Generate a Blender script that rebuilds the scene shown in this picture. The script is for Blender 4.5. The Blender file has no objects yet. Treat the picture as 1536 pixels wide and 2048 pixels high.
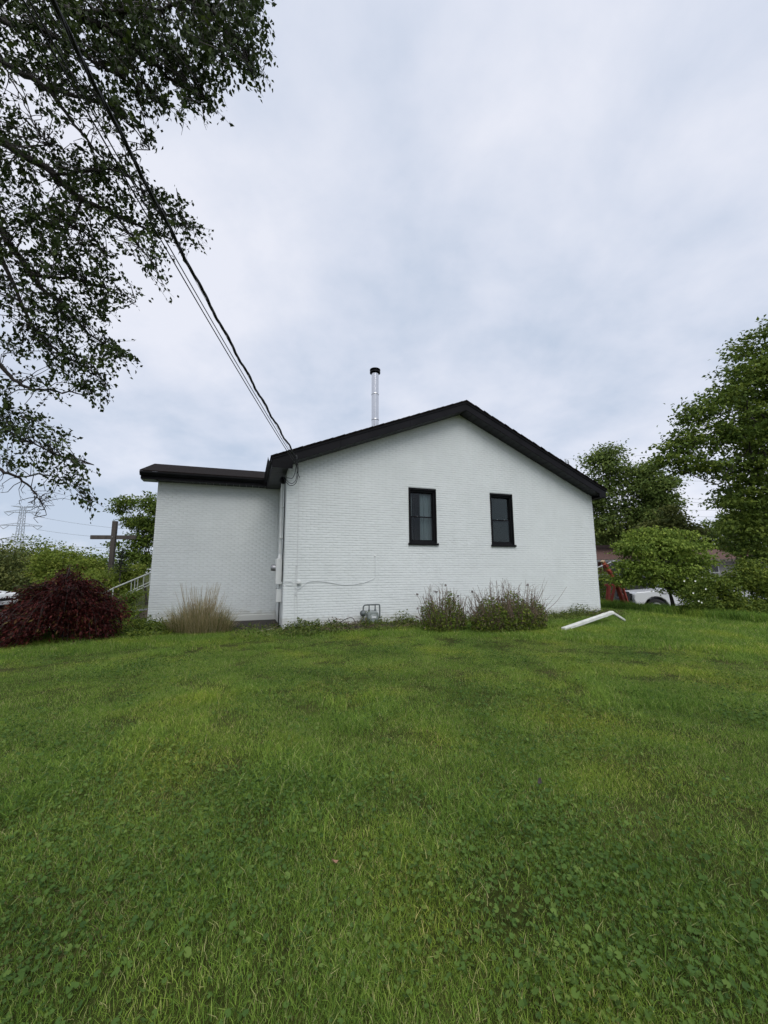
import bpy, bmesh, math, random
import numpy as np
from mathutils import Vector, Matrix

# ------------------------------------------------------------------ camera, sky, sun, exposure
scene = bpy.context.scene
CAM = np.array([0.0, 0.0, 1.46]); FPX = 796.27; PITCH = 0.1476; ROLL = -0.0041
_cp, _sp = math.cos(PITCH), math.sin(PITCH)
FW = np.array([0, _cp, _sp]); _up = np.array([0, -_sp, _cp]); _rt = np.array([1.0, 0, 0])
RT = _rt * math.cos(ROLL) + _up * math.sin(ROLL); UP = -_rt * math.sin(ROLL) + _up * math.cos(ROLL)
cd = bpy.data.cameras.new('camera'); cam = bpy.data.objects.new('camera', cd)
scene.collection.objects.link(cam); scene.camera = cam
cd.sensor_fit = 'VERTICAL'; cd.sensor_height = 36.0; cd.lens = 36.0 * FPX / 2048.0
cd.clip_start = 0.05; cd.clip_end = 5000
cam.matrix_world = Matrix(((RT[0], UP[0], -FW[0], CAM[0]), (RT[1], UP[1], -FW[1], CAM[1]), (RT[2], UP[2], -FW[2], CAM[2]), (0, 0, 0, 1)))

SUN_EL, SUN_AZ = math.radians(52), math.radians(168)   # azimuth from +Y clockwise: high behind the camera
world = bpy.data.worlds.new('World'); scene.world = world; world.use_nodes = True
def build_world():
    nt = world.node_tree; N = nt.nodes; L = nt.links; N.clear()
    out = N.new('ShaderNodeOutputWorld'); bg = N.new('ShaderNodeBackground'); L.new(bg.outputs[0], out.inputs[0])
    sky = N.new('ShaderNodeTexSky'); sky.sky_type = 'NISHITA'; sky.sun_disc = False
    sky.sun_elevation = SUN_EL; sky.sun_rotation = SUN_AZ
    sc = N.new('ShaderNodeMix'); sc.data_type = 'RGBA'; sc.blend_type = 'MULTIPLY'; sc.inputs['Factor'].default_value = 1
    L.new(sky.outputs[0], sc.inputs['A']); sc.inputs['B'].default_value = (0.12, 0.12, 0.12, 1)
    tc = N.new('ShaderNodeTexCoord'); sep = N.new('ShaderNodeSeparateXYZ'); L.new(tc.outputs['Generated'], sep.inputs[0])
    zc = N.new('ShaderNodeMath'); zc.operation = 'MAXIMUM'; L.new(sep.outputs[2], zc.inputs[0]); zc.inputs[1].default_value = 0.0
    za = N.new('ShaderNodeMath'); za.operation = 'ADD'; L.new(zc.outputs[0], za.inputs[0]); za.inputs[1].default_value = 0.34
    dx = N.new('ShaderNodeMath'); dx.operation = 'DIVIDE'; L.new(sep.outputs[0], dx.inputs[0]); L.new(za.outputs[0], dx.inputs[1])
    dy = N.new('ShaderNodeMath'); dy.operation = 'DIVIDE'; L.new(sep.outputs[1], dy.inputs[0]); L.new(za.outputs[0], dy.inputs[1])
    cb = N.new('ShaderNodeCombineXYZ'); L.new(dx.outputs[0], cb.inputs[0]); L.new(dy.outputs[0], cb.inputs[1])
    def noise(scale, detail, rough, off, dist=0.0):
        mp = N.new('ShaderNodeMapping'); mp.inputs['Location'].default_value = off; L.new(cb.outputs[0], mp.inputs[0])
        n = N.new('ShaderNodeTexNoise'); n.inputs['Scale'].default_value = scale; n.inputs['Detail'].default_value = detail
        n.inputs['Roughness'].default_value = rough; n.inputs['Distortion'].default_value = dist; L.new(mp.outputs[0], n.inputs['Vector']); return n.outputs['Fac']
    n1 = noise(1.05, 3, 0.5, (6.4, 2.2, 0.4), 0.1); n2 = noise(3.8, 6, 0.56, (0.3, 5.2, 2.0), 0.12)
    mx = N.new('ShaderNodeMath'); mx.operation = 'MULTIPLY_ADD'; L.new(n2, mx.inputs[0]); mx.inputs[1].default_value = 0.60; L.new(n1, mx.inputs[2])
    rp = N.new('ShaderNodeValToRGB'); L.new(mx.outputs[0], rp.inputs[0])
    e = rp.color_ramp.elements; e[0].position = 0.60; e[0].color = (0.415, 0.48, 0.59, 1); e[1].position = 0.95; e[1].color = (0.645, 0.663, 0.735, 1)
    m = e.new(0.77); m.color = (0.535, 0.575, 0.67, 1)
    mix = N.new('ShaderNodeMix'); mix.data_type = 'RGBA'; mix.inputs['Factor'].default_value = 0.94
    L.new(sc.outputs['Result'], mix.inputs['A']); L.new(rp.outputs[0], mix.inputs['B'])
    L.new(mix.outputs['Result'], bg.inputs[0]); bg.inputs[1].default_value = 1.0
build_world()
sd = bpy.data.lights.new('sun', 'SUN'); sd.energy = 1.5; sd.angle = math.radians(42); sd.color = (1.0, 0.985, 0.965)
sun = bpy.data.objects.new('sun', sd); scene.collection.objects.link(sun)
_sdir = Vector((math.sin(SUN_AZ) * math.cos(SUN_EL), math.cos(SUN_AZ) * math.cos(SUN_EL), math.sin(SUN_EL)))
sun.rotation_euler = _sdir.to_track_quat('Z', 'Y').to_euler()
vs = scene.view_settings; vs.view_transform = 'Standard'; vs.look = 'None'; vs.exposure = 0.40; vs.gamma = 1.0
scene.render.engine = 'CYCLES'; scene.cycles.max_bounces = 6; scene.cycles.diffuse_bounces = 3; scene.cycles.glossy_bounces = 3
scene.cycles.transparent_max_bounces = 8; scene.cycles.transmission_bounces = 4; scene.cycles.use_denoising = True; scene.cycles.adaptive_threshold = 0.02
scene.cycles.sample_clamp_indirect = 4.0

# ------------------------------------------------------------------ helpers
rng = np.random.default_rng(7); random.seed(7)
COL = scene.collection
def px(x, y, d): return CAM + d * (FW + RT * (x - 768) / FPX - UP * (y - 1024) / FPX)       # a sight line of the photograph at distance d
def gp(x, y, z=0.0):
    r = FW + RT * (x - 768) / FPX - UP * (y - 1024) / FPX
    return CAM + r * ((z - CAM[2]) / r[2])
def sstep(a, b, v):
    t = np.clip((np.asarray(v, float) - a) / (b - a), 0, 1); return t * t * (3 - 2 * t)
# lawn edge beyond which the ground drops to the neighbour's yard
E1 = np.array([8.72, 14.8]); E3 = np.array([10.05, 10.75]); _ed = (E3 - E1) / np.linalg.norm(E3 - E1); _en = np.array([-_ed[1], _ed[0]])
if _en[0] < 0: _en = -_en
def edge_d(x, y): return (np.asarray(x) - E1[0]) * _en[0] + (np.asarray(y) - E1[1]) * _en[1]
def gz(x, y):
    x = np.asarray(x, float); y = np.asarray(y, float)
    d = edge_d(x, y)
    z = -0.75 * sstep(0.2, 6.0, d) - 0.6 * sstep(15, 26, d)
    z = z + 0.018 * np.sin(x * 1.3 + 0.7) * np.sin(y * 1.1 + 0.2) * sstep(0.5, 3, y) * (1 - sstep(8, 10, y))
    z = z - 0.25 * sstep(8, 13, -x) * sstep(9, 14, y)
    r = np.sqrt(x * x + y * y); z = z - 3.0 * sstep(60, 400, r)
    return z

def obj(name, me, mat=None, parent=None):
    o = bpy.data.objects.new(name, me); COL.objects.link(o)
    if mat is not None and me is not None and not me.materials: me.materials.append(mat)
    if parent is not None: o.parent = parent
    return o
def empty(name, label, cat, loc=(0, 0, 0), rz=0.0, group=None):
    o = bpy.data.objects.new(name, None); COL.objects.link(o); o.location = tuple(float(v) for v in loc); o.rotation_euler = (0, 0, rz); o.empty_display_size = 0.2
    return tag(o, label, cat, group)
def tag(o, label=None, cat=None, group=None, kind=None):
    if label: o['label'] = label
    if cat: o['category'] = cat
    if group: o['group'] = group
    if kind: o['kind'] = kind
    return o
def mesh_np(name, V, F, smooth=False, rnd=None, mat=None):
    """V (n,3), F (m,k) all faces the same size"""
    me = bpy.data.meshes.new(name); V = np.asarray(V, np.float32); F = np.asarray(F, np.int32)
    me.vertices.add(len(V)); me.vertices.foreach_set('co', V.ravel())
    k = F.shape[1]; me.loops.add(F.size); me.loops.foreach_set('vertex_index', F.ravel())
    me.polygons.add(len(F)); me.polygons.foreach_set('loop_start', np.arange(0, F.size, k, dtype=np.int32)); me.polygons.foreach_set('loop_total', np.full(len(F), k, np.int32))
    if rnd is not None:
        a = me.attributes.new('rnd', 'FLOAT', 'POINT'); a.data.foreach_set('value', np.asarray(rnd, np.float32))
    me.update(calc_edges=True)
    if smooth: me.polygons.foreach_set('use_smooth', np.ones(len(F), bool))
    if mat: me.materials.append(mat)
    return me
def norm(v): v = np.asarray(v, float); return v / (np.linalg.norm(v, axis=-1, keepdims=True) + 1e-12)

class MB:
    def __init__(s): s.V = []; s.F = []; s.S = []
    def add(s, V, F, smooth=False):
        b = len(s.V); s.V += [tuple(float(c) for c in v) for v in V]; s.F += [tuple(b + i for i in f) for f in F]; s.S += [smooth] * len(F); return s
    def box(s, x0, x1, y0, y1, z0, z1, M=None):
        V = [(x, y, z) for z in (z0, z1) for y in (y0, y1) for x in (x0, x1)]
        if M is not None: V = [tuple(M @ Vector(v)) for v in V]
        return s.add(V, [(0, 2, 3, 1), (4, 5, 7, 6), (0, 1, 5, 4), (2, 6, 7, 3), (0, 4, 6, 2), (1, 3, 7, 5)])
    def prism(s, poly, axis, a, b):
        """poly of 2-D points extruded along axis from a to b. axis 'y': poly=(x,z); 'x': poly=(y,z); 'z': poly=(x,y)"""
        def P(p, t): return {'y': (p[0], t, p[1]), 'x': (t, p[0], p[1]), 'z': (p[0], p[1], t)}[axis]
        n = len(poly); V = [P(p, a) for p in poly] + [P(p, b) for p in poly]
        F = [tuple(range(n))[::-1], tuple(range(n, 2 * n))] + [(i, (i + 1) % n, n + (i + 1) % n, n + i) for i in range(n)]
        return s.add(V, F)
    def tube(s, path, rad, n=8, cap=True, smooth=True):
        P = np.array(path, float); m = len(P); R = np.full(m, rad) if np.isscalar(rad) else np.asarray(rad, float)
        T = np.gradient(P, axis=0); T = norm(T); ref = np.array([0, 0, 1.0]) if abs(T[0][2]) < 0.9 else np.array([1.0, 0, 0])
        a = norm(np.cross(T[0], ref)); V = []
        for i in range(m):
            a = a - T[i] * (a @ T[i]); a = norm(a); b = np.cross(T[i], a)
            for k in range(n):
                w = 2 * math.pi * k / n; V.append(P[i] + R[i] * (a * math.cos(w) + b * math.sin(w)))
        F = [(i * n + k, i * n + (k + 1) % n, (i + 1) * n + (k + 1) % n, (i + 1) * n + k) for i in range(m - 1) for k in range(n)]
        s.add(V, F, smooth)
        if cap: s.add([V[k] for k in range(n)], [tuple(range(n))[::-1]]); s.add([V[(m - 1) * n + k] for k in range(n)], [tuple(range(n))])
        return s
    def lathe(s, prof, c, axis=(0, 0, 1), n=16):
        """prof: list of (radius, height) along axis from c"""
        ax = norm(axis); ref = np.array([1.0, 0, 0]) if abs(ax[0]) < 0.9 else np.array([0, 1.0, 0]); a = norm(np.cross(ax, ref)); b = np.cross(ax, a); c = np.array(c, float); V = []
        for r, h in prof:
            for k in range(n): w = 2 * math.pi * k / n; V.append(c + ax * h + r * (a * math.cos(w) + b * math.sin(w)))
        F = [(i * n + k, i * n + (k + 1) % n, (i + 1) * n + (k + 1) % n, (i + 1) * n + k) for i in range(len(prof) - 1) for k in range(n)]
        s.add(V, F, True); s.add(V[:n], [tuple(range(n))[::-1]]); s.add(V[-n:], [tuple(range(n))]); return s
    def build(s, name, mat, parent=None, bevel=0.0):
        me = bpy.data.meshes.new(name); me.from_pydata(s.V, [], s.F); me.polygons.foreach_set('use_smooth', np.array(s.S, bool)); me.materials.append(mat)
        bm = bmesh.new(); bm.from_mesh(me)
        bmesh.ops.recalc_face_normals(bm, faces=bm.faces)
        if bevel > 0: bmesh.ops.bevel(bm, geom=[e for e in bm.edges if e.is_manifold and e.calc_face_angle(0) > 0.6], offset=bevel, segments=2, profile=0.5, affect='EDGES', clamp_overlap=True)
        bm.to_mesh(me); bm.free(); me.update()
        return obj(name, me, None, parent)
def spline(pts, k=6):
    """Catmull-Rom through points"""
    P = np.array(pts, float)
    if len(P) < 3: return np.array([P[0] + (P[-1] - P[0]) * t for t in np.linspace(0, 1, k + 1)])
    Q = np.vstack([2 * P[0] - P[1], P, 2 * P[-1] - P[-2]]); out = []
    for i in range(1, len(Q) - 2):
        for t in np.linspace(0, 1, k, endpoint=False):
            a, b, c, d = Q[i - 1], Q[i], Q[i + 1], Q[i + 2]
            out.append(0.5 * (2 * b + (c - a) * t + (2 * a - 5 * b + 4 * c - d) * t * t + (3 * b - a - 3 * c + d) * t ** 3))
    out.append(P[-1]); return np.array(out)

# ------------------------------------------------------------------ materials
def new_mat(name):
    m = bpy.data.materials.new(name); m.use_nodes = True; nt = m.node_tree; nt.nodes.clear(); return m, nt.nodes, nt.links
def ramp(N, stops):
    r = N.new('ShaderNodeValToRGB'); e = r.color_ramp.elements
    while len(e) < len(stops): e.new(0.5)
    for el, (p, c) in zip(e, stops): el.position = p; el.color = (*c, 1)
    return r
def basic(name, col, rough=0.6, metal=0.0, var=0.12, scale=6.0, bump=0.0, bscale=60.0, spec=0.5, coords='Object', col2=None, stretch=(1, 1, 1)):
    m, N, L = new_mat(name); out = N.new('ShaderNodeOutputMaterial'); b = N.new('ShaderNodeBsdfPrincipled'); L.new(b.outputs[0], out.inputs[0])
    tc = N.new('ShaderNodeTexCoord'); mp = N.new('ShaderNodeMapping'); mp.inputs['Scale'].default_value = stretch; L.new(tc.outputs[coords], mp.inputs[0])
    n = N.new('ShaderNodeTexNoise'); n.inputs['Scale'].default_value = scale; n.inputs['Detail'].default_value = 5; L.new(mp.outputs[0], n.inputs['Vector'])
    c = np.array(col); lo = np.clip(c * (1 - var), 0, 1); hi = np.clip(c * (1 + var), 0, 1) if col2 is None else np.array(col2)
    r = ramp(N, [(0.32, tuple(lo)), (0.68, tuple(hi))]); L.new(n.outputs['Fac'], r.inputs[0]); L.new(r.outputs[0], b.inputs['Base Color'])
    b.inputs['Roughness'].default_value = rough; b.inputs['Metallic'].default_value = metal; b.inputs['Specular IOR Level'].default_value = spec
    if bump > 0:
        n2 = N.new('ShaderNodeTexNoise'); n2.inputs['Scale'].default_value = bscale; n2.inputs['Detail'].default_value = 4; L.new(mp.outputs[0], n2.inputs['Vector'])
        bp = N.new('ShaderNodeBump'); bp.inputs['Strength'].default_value = bump; bp.inputs['Distance'].default_value = 0.01; L.new(n2.outputs['Fac'], bp.inputs['Height']); L.new(bp.outputs[0], b.inputs['Normal'])
    return m
def leafy(name, stops, trans=0.35, rough=0.6, spec=0.14, world_var=None, wscale=0.6):
    """leaf colour from a per-leaf random value; part of the light passes through"""
    m, N, L = new_mat(name); out = N.new('ShaderNodeOutputMaterial')
    at = N.new('ShaderNodeAttribute'); at.attribute_name = 'rnd'; r = ramp(N, stops); L.new(at.outputs['Fac'], r.inputs[0]); colr = r.outputs[0]
    if world_var:
        g = N.new('ShaderNodeNewGeometry'); n = N.new('ShaderNodeTexNoise'); n.inputs['Scale'].default_value = wscale; n.inputs['Detail'].default_value = 3; L.new(g.outputs['Position'], n.inputs['Vector'])
        r2 = ramp(N, world_var); L.new(n.outputs['Fac'], r2.inputs[0]); mu = N.new('ShaderNodeMix'); mu.data_type = 'RGBA'; mu.blend_type = 'MULTIPLY'; mu.inputs['Factor'].default_value = 1
        L.new(colr, mu.inputs['A']); L.new(r2.outputs[0], mu.inputs['B']); colr = mu.outputs['Result']
    b = N.new('ShaderNodeBsdfPrincipled'); L.new(colr, b.inputs['Base Color']); b.inputs['Roughness'].default_value = rough; b.inputs['Specular IOR Level'].default_value = spec
    t = N.new('ShaderNodeBsdfTranslucent'); L.new(colr, t.inputs[0]); mx = N.new('ShaderNodeMixShader'); mx.inputs[0].default_value = trans
    L.new(b.outputs[0], mx.inputs[1]); L.new(t.outputs[0], mx.inputs[2]); L.new(mx.outputs[0], out.inputs[0]); return m
def glass_mat(name, tint=(0.85, 0.9, 0.9), ior=1.3):
    m, N, L = new_mat(name); out = N.new('ShaderNodeOutputMaterial'); t = N.new('ShaderNodeBsdfTransparent'); t.inputs[0].default_value = (*tint, 1)
    g = N.new('ShaderNodeBsdfGlossy'); g.inputs['Roughness'].default_value = 0.02; g.inputs[0].default_value = (0.9, 0.92, 0.95, 1)
    f = N.new('ShaderNodeFresnel'); f.inputs[0].default_value = ior; mx = N.new('ShaderNodeMixShader'); L.new(f.outputs[0], mx.inputs[0]); L.new(t.outputs[0], mx.inputs[1]); L.new(g.outputs[0], mx.inputs[2]); L.new(mx.outputs[0], out.inputs[0]); return m

def wall_paint(name, col, rough):
    m, N, L = new_mat(name); out = N.new('ShaderNodeOutputMaterial'); b = N.new('ShaderNodeBsdfPrincipled'); L.new(b.outputs[0], out.inputs[0]); b.inputs['Roughness'].default_value = rough; b.inputs['Specular IOR Level'].default_value = 0.35
    g = N.new('ShaderNodeNewGeometry')
    def nz(sc_, d, st=(1, 1, 1)):
        mp = N.new('ShaderNodeMapping'); mp.inputs['Scale'].default_value = st; L.new(g.outputs['Position'], mp.inputs[0]); n = N.new('ShaderNodeTexNoise'); n.inputs['Scale'].default_value = sc_; n.inputs['Detail'].default_value = d; L.new(mp.outputs[0], n.inputs['Vector']); return n.outputs['Fac']
    c = np.array(col); r1 = ramp(N, [(0.3, tuple(c * .965)), (0.5, tuple(c)), (0.7, tuple(np.clip(c * 1.03, 0, 1)))]); L.new(nz(1.1, 6), r1.inputs[0])
    r2 = ramp(N, [(0.35, (0.985, 0.987, 0.985)), (0.65, (1.012, 1.012, 1.012))]); L.new(nz(5.0, 4, (1, 1, 0.25)), r2.inputs[0])
    m1 = N.new('ShaderNodeMix'); m1.data_type = 'RGBA'; m1.blend_type = 'MULTIPLY'; m1.inputs['Factor'].default_value = 1; L.new(r1.outputs[0], m1.inputs['A']); L.new(r2.outputs[0], m1.inputs['B'])
    sp_ = N.new('ShaderNodeSeparateXYZ'); L.new(g.outputs['Position'], sp_.inputs[0]); ma = N.new('ShaderNodeMath'); ma.operation = 'MULTIPLY_ADD'; L.new(nz(7, 5), ma.inputs[0]); ma.inputs[1].default_value = -0.42; L.new(sp_.outputs[2], ma.inputs[2])
    r3 = ramp(N, [(0.0, (0.34, 0.34, 0.34)), (0.10, (0.0, 0.0, 0.0))]); L.new(ma.outputs[0], r3.inputs[0])
    m2 = N.new('ShaderNodeMix'); m2.data_type = 'RGBA'; L.new(r3.outputs[0], m2.inputs['Factor']); L.new(m1.outputs['Result'], m2.inputs['A']); m2.inputs['B'].default_value = (0.36, 0.34, 0.27, 1); L.new(m2.outputs['Result'], b.inputs['Base Color'])
    bp = N.new('ShaderNodeBump'); bp.inputs['Strength'].default_value = 0.35; bp.inputs['Distance'].default_value = 0.01; L.new(nz(90, 4), bp.inputs['Height']); L.new(bp.outputs[0], b.inputs['Normal']); return m
m_brick = wall_paint('white_brick_paint', (0.715, 0.74, 0.725), 0.55)
m_mortar = wall_paint('white_painted_mortar', (0.655, 0.68, 0.665), 0.7)
m_black = basic('black_trim_paint', (0.008, 0.008, 0.009), 0.5, var=0.25, scale=3, spec=0.1)
m_fascia = basic('black_aluminium_fascia', (0.0075, 0.007, 0.0085), 0.5, var=0.3, scale=2.0, bump=0.05, bscale=8, spec=0.12)
m_soffit = basic('black_soffit', (0.010, 0.010, 0.012), 0.5, var=0.2)
m_shingle = basic('dark_brown_shingles', (0.013, 0.010, 0.009), 0.95, var=0.4, scale=22, bump=0.6, bscale=70, spec=0.1)
m_glass = glass_mat('window_glass')
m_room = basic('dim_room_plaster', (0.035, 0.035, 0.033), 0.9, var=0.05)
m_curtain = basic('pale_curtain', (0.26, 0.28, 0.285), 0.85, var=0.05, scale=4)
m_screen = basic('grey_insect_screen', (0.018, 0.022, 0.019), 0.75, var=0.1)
m_steel = basic('stainless_flue', (0.60, 0.60, 0.61), 0.18, metal=1.0, var=0.04, scale=2)
m_pipewhite = basic('white_painted_metal', (0.66, 0.67, 0.65), 0.5, var=0.06, scale=5)
m_cable = basic('black_cable', (0.012, 0.012, 0.013), 0.55, var=0.2)
m_wirewhite = basic('painted_wall_wire', (0.64, 0.655, 0.65), 0.5, var=0.05)
m_gasgrey = basic('gas_meter_grey', (0.20, 0.225, 0.215), 0.5, var=0.12, scale=8)
m_gaspipe = basic('grey_gas_pipe', (0.10, 0.115, 0.115), 0.5, var=0.2, scale=8)
m_wood_dark = basic('weathered_timber', (0.062, 0.052, 0.044), 0.85, var=0.35, scale=5, bump=0.5, bscale=30, stretch=(1, 1, 0.15))
m_bark = basic('dark_bark', (0.045, 0.038, 0.032), 0.9, var=0.4, scale=9, bump=0.6, bscale=25)
m_bark_pale = basic('grey_bark', (0.12, 0.105, 0.085), 0.9, var=0.3, scale=8, bump=0.5, bscale=25)
m_twig = basic('dry_twig', (0.15, 0.105, 0.072), 0.85, var=0.35, scale=10)
m_twig_dark = basic('dark_twig', (0.05, 0.04, 0.033), 0.85, var=0.3, scale=10)
m_concrete = basic('concrete', (0.34, 0.33, 0.30), 0.9, var=0.12, scale=5, bump=0.3, bscale=60)
m_tan = basic('tan_stair_side', (0.24, 0.19, 0.16), 0.9, var=0.1, scale=3, bump=0.2, bscale=40)
m_railw = basic('white_rail_paint', (0.50, 0.52, 0.49), 0.5, var=0.10, scale=6)
m_asphalt = basic('asphalt', (0.085, 0.088, 0.096), 0.9, var=0.12, scale=6, bump=0.4, bscale=180)
m_soil = basic('dark_soil', (0.022, 0.017, 0.013), 0.95, var=0.4, scale=12, bump=0.8, bscale=40)
m_spout = basic('white_downspout', (0.70, 0.70, 0.65), 0.4, var=0.12, scale=4)
m_board = basic('weathered_board', (0.30, 0.26, 0.21), 0.85, var=0.25, scale=8, stretch=(0.2, 1, 1), bump=0.2)
m_fallen = basic('brown_dead_leaf', (0.26, 0.15, 0.09), 0.85, var=0.2)
m_straw = basic('straw_stalk', (0.34, 0.28, 0.17), 0.85, var=0.25, scale=8)
m_pylon = basic('galvanised_steel', (0.22, 0.24, 0.25), 0.6, var=0.1)
m_carwhite = basic('white_car_paint', (0.78, 0.79, 0.80), 0.22, var=0.02, scale=1)
m_rubber = basic('tyre_rubber', (0.018, 0.018, 0.018), 0.85, var=0.2)
m_darkplastic = basic('black_plastic', (0.02, 0.02, 0.022), 0.5, var=0.2)
m_rim = basic('grey_wheel_rim', (0.32, 0.32, 0.33), 0.4, metal=0.6, var=0.1)
m_red = basic('dull_red_paint', (0.33, 0.058, 0.045), 0.65, var=0.25, scale=5)
m_orange = basic('rusty_orange_paint', (0.36, 0.11, 0.035), 0.7, var=0.35, scale=7)
m_paletan = basic('raw_cut_wood', (0.50, 0.38, 0.24), 0.8, var=0.2)
m_broof = basic('brown_roof_shingles', (0.125, 0.078, 0.068), 0.95, var=0.22, scale=9, bump=0.5, bscale=40, spec=0.1)
m_siding = basic('grey_siding', (0.30, 0.29, 0.27), 0.8, var=0.08)
m_nbrick = basic('red_brown_brick', (0.16, 0.075, 0.055), 0.9, var=0.25, scale=12)
m_deck = basic('grey_deck_board', (0.26, 0.26, 0.27), 0.8, var=0.12)
m_darkwin = basic('dark_window_pane', (0.015, 0.018, 0.02), 0.08, var=0.1)
m_whitewin = basic('white_window_trim', (0.62, 0.63, 0.62), 0.5, var=0.04)
m_flower = basic('white_blossom', (0.80, 0.80, 0.74), 0.7, var=0.05)
m_dried = basic('dried_flower_head', (0.12, 0.095, 0.085), 0.9, var=0.3, scale=20)

# ------------------------------------------------------------------ ground
def ground_mat():
    m, N, L = new_mat('lawn_soil'); out = N.new('ShaderNodeOutputMaterial'); b = N.new('ShaderNodeBsdfPrincipled'); L.new(b.outputs[0], out.inputs[0])
    g = N.new('ShaderNodeNewGeometry')
    def nz(s, d): n = N.new('ShaderNodeTexNoise'); n.inputs['Scale'].default_value = s; n.inputs['Detail'].default_value = d; L.new(g.outputs['Position'], n.inputs['Vector']); return n.outputs['Fac']
    r1 = ramp(N, [(0.3, (0.034, 0.046, 0.010)), (0.55, (0.050, 0.062, 0.014)), (0.75, (0.080, 0.076, 0.030))]); L.new(nz(0.9, 6), r1.inputs[0])
    r2 = ramp(N, [(0.3, (0.55, 0.55, 0.5)), (0.7, (1.25, 1.2, 1.1))]); L.new(nz(22, 5), r2.inputs[0])
    mu = N.new('ShaderNodeMix'); mu.data_type = 'RGBA'; mu.blend_type = 'MULTIPLY'; mu.inputs['Factor'].default_value = 1; L.new(r1.outputs[0], mu.inputs['A']); L.new(r2.outputs[0], mu.inputs['B'])
    L.new(mu.outputs['Result'], b.inputs['Base Color']); b.inputs['Roughness'].default_value = 0.95; b.inputs['Specular IOR Level'].default_value = 0.1
    bp = N.new('ShaderNodeBump'); bp.inputs['Strength'].default_value = 0.7; bp.inputs['Distance'].default_value = 0.03; L.new(nz(40, 6), bp.inputs['Height']); L.new(bp.outputs[0], b.inputs['Normal'])
    return m
def axis(lo, hi, fine0, fine1, step, n):
    core = np.arange(fine0, fine1 + 1e-6, step); a = fine0 - np.geomspace(step, fine0 - lo, n); c = fine1 + np.geomspace(step, hi - fine1, n)
    return np.unique(np.concatenate([a, core, c]).round(4))
gx = axis(-1500, 1500, -18, 22, 0.4, 26); gy = axis(-300, 2500, -2, 26, 0.4, 26)
X, Y = np.meshgrid(gx, gy); Z = gz(X, Y); nx, ny = len(gx), len(gy)
ii = (np.arange(ny - 1)[:, None] * nx + np.arange(nx - 1)[None, :]).ravel()
ground = obj('ground', mesh_np('ground', np.stack([X.ravel(), Y.ravel(), Z.ravel()], 1), np.stack([ii, ii + 1, ii + nx + 1, ii + nx], 1), True, mat=ground_mat()))
tag(ground, 'rough green lawn ground around the white brick house', 'ground', kind='structure')

def strip(name, poly, mat, lift, label, cat, sub=1.0):
    """a sheet draped a little above the ground; poly is a quad of xy corners"""
    a, b, c, d = [np.array(p, float) for p in poly]; n1 = max(2, int(np.linalg.norm(b - a) / sub)); n2 = max(2, int(np.linalg.norm(d - a) / sub)); V = []
    for j in range(n2 + 1):
        for i in range(n1 + 1):
            u, v = i / n1, j / n2; p = (a * (1 - u) + b * u) * (1 - v) + (d * (1 - u) + c * u) * v; V.append((p[0], p[1], float(gz(p[0], p[1])) + lift))
    F = [(j * (n1 + 1) + i, j * (n1 + 1) + i + 1, (j + 1) * (n1 + 1) + i + 1, (j + 1) * (n1 + 1) + i) for j in range(n2) for i in range(n1)]
    o = obj(name, mesh_np(name, V, F, True, mat=mat)); return tag(o, label, cat, kind='structure')
DRIVE = [(-34, 12.7), (-8.9, 12.3), (-9.6, 17.3), (-34, 18.3)]
strip('driveway', DRIVE, m_asphalt, 0.03, 'grey asphalt driveway seen past the dark red maple', 'driveway', 0.8)
WALK = [(-20, 10.55), (-8.3, 10.55), (-8.3, 10.9), (-20, 10.9)]
strip('path', WALK, m_concrete, 0.05, 'narrow pale concrete path in the lawn before the driveway', 'path', 0.6)
YARD = [(12.5, 17.0), (26, 13.0), (34, 26), (15, 30)]
strip('yard_drive', YARD, m_asphalt, 0.03, 'grey drive under the white pickup truck', 'driveway', 1.0)

# ------------------------------------------------------------------ the white brick house (local x along the gable wall, y behind it)
A = np.array([-2.578, 10.349, 0.0]); YAW = 0.3328; UU = np.array([math.cos(YAW), math.sin(YAW), 0]); NN = np.array([-math.sin(YAW), math.cos(YAW), 0])
def HL(s, y, z): return A + UU * s + NN * y + np.array([0, 0, z])
def onwall(x, y, off=0.0):
    r = FW + RT * (x - 768) / FPX - UP * (y - 1024) / FPX; k = ((A + NN * off - CAM) @ NN) / (r @ NN); q = CAM + r * k; return (q - A) @ UU, q[2]
W, WT, WW, RS = 10.45, 2.48, 3.5, 5.28
def zS(s): return 6.36 - (0.40 * (RS - s) if s < RS else 0.455 * (s - RS))
house = empty('brick_house', 'white painted brick house with black trim and a low gable roof', 'house', A, YAW)
WIN = [(3.50, 4.375, 2.27, 3.87), (6.28, 7.105, 2.27, 3.87)]     # s0,s1,z0,z1 of each opening
mb = MB(); JD = 0.0095                                             # joint plane lies JD behind the brick faces
def wallpoly(pts, y=JD): mb.add([(s, y, z) for s, z in pts], [tuple(range(len(pts)))])
cols = [0, WIN[0][0], WIN[0][1], WIN[1][0], WIN[1][1], W]
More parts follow.
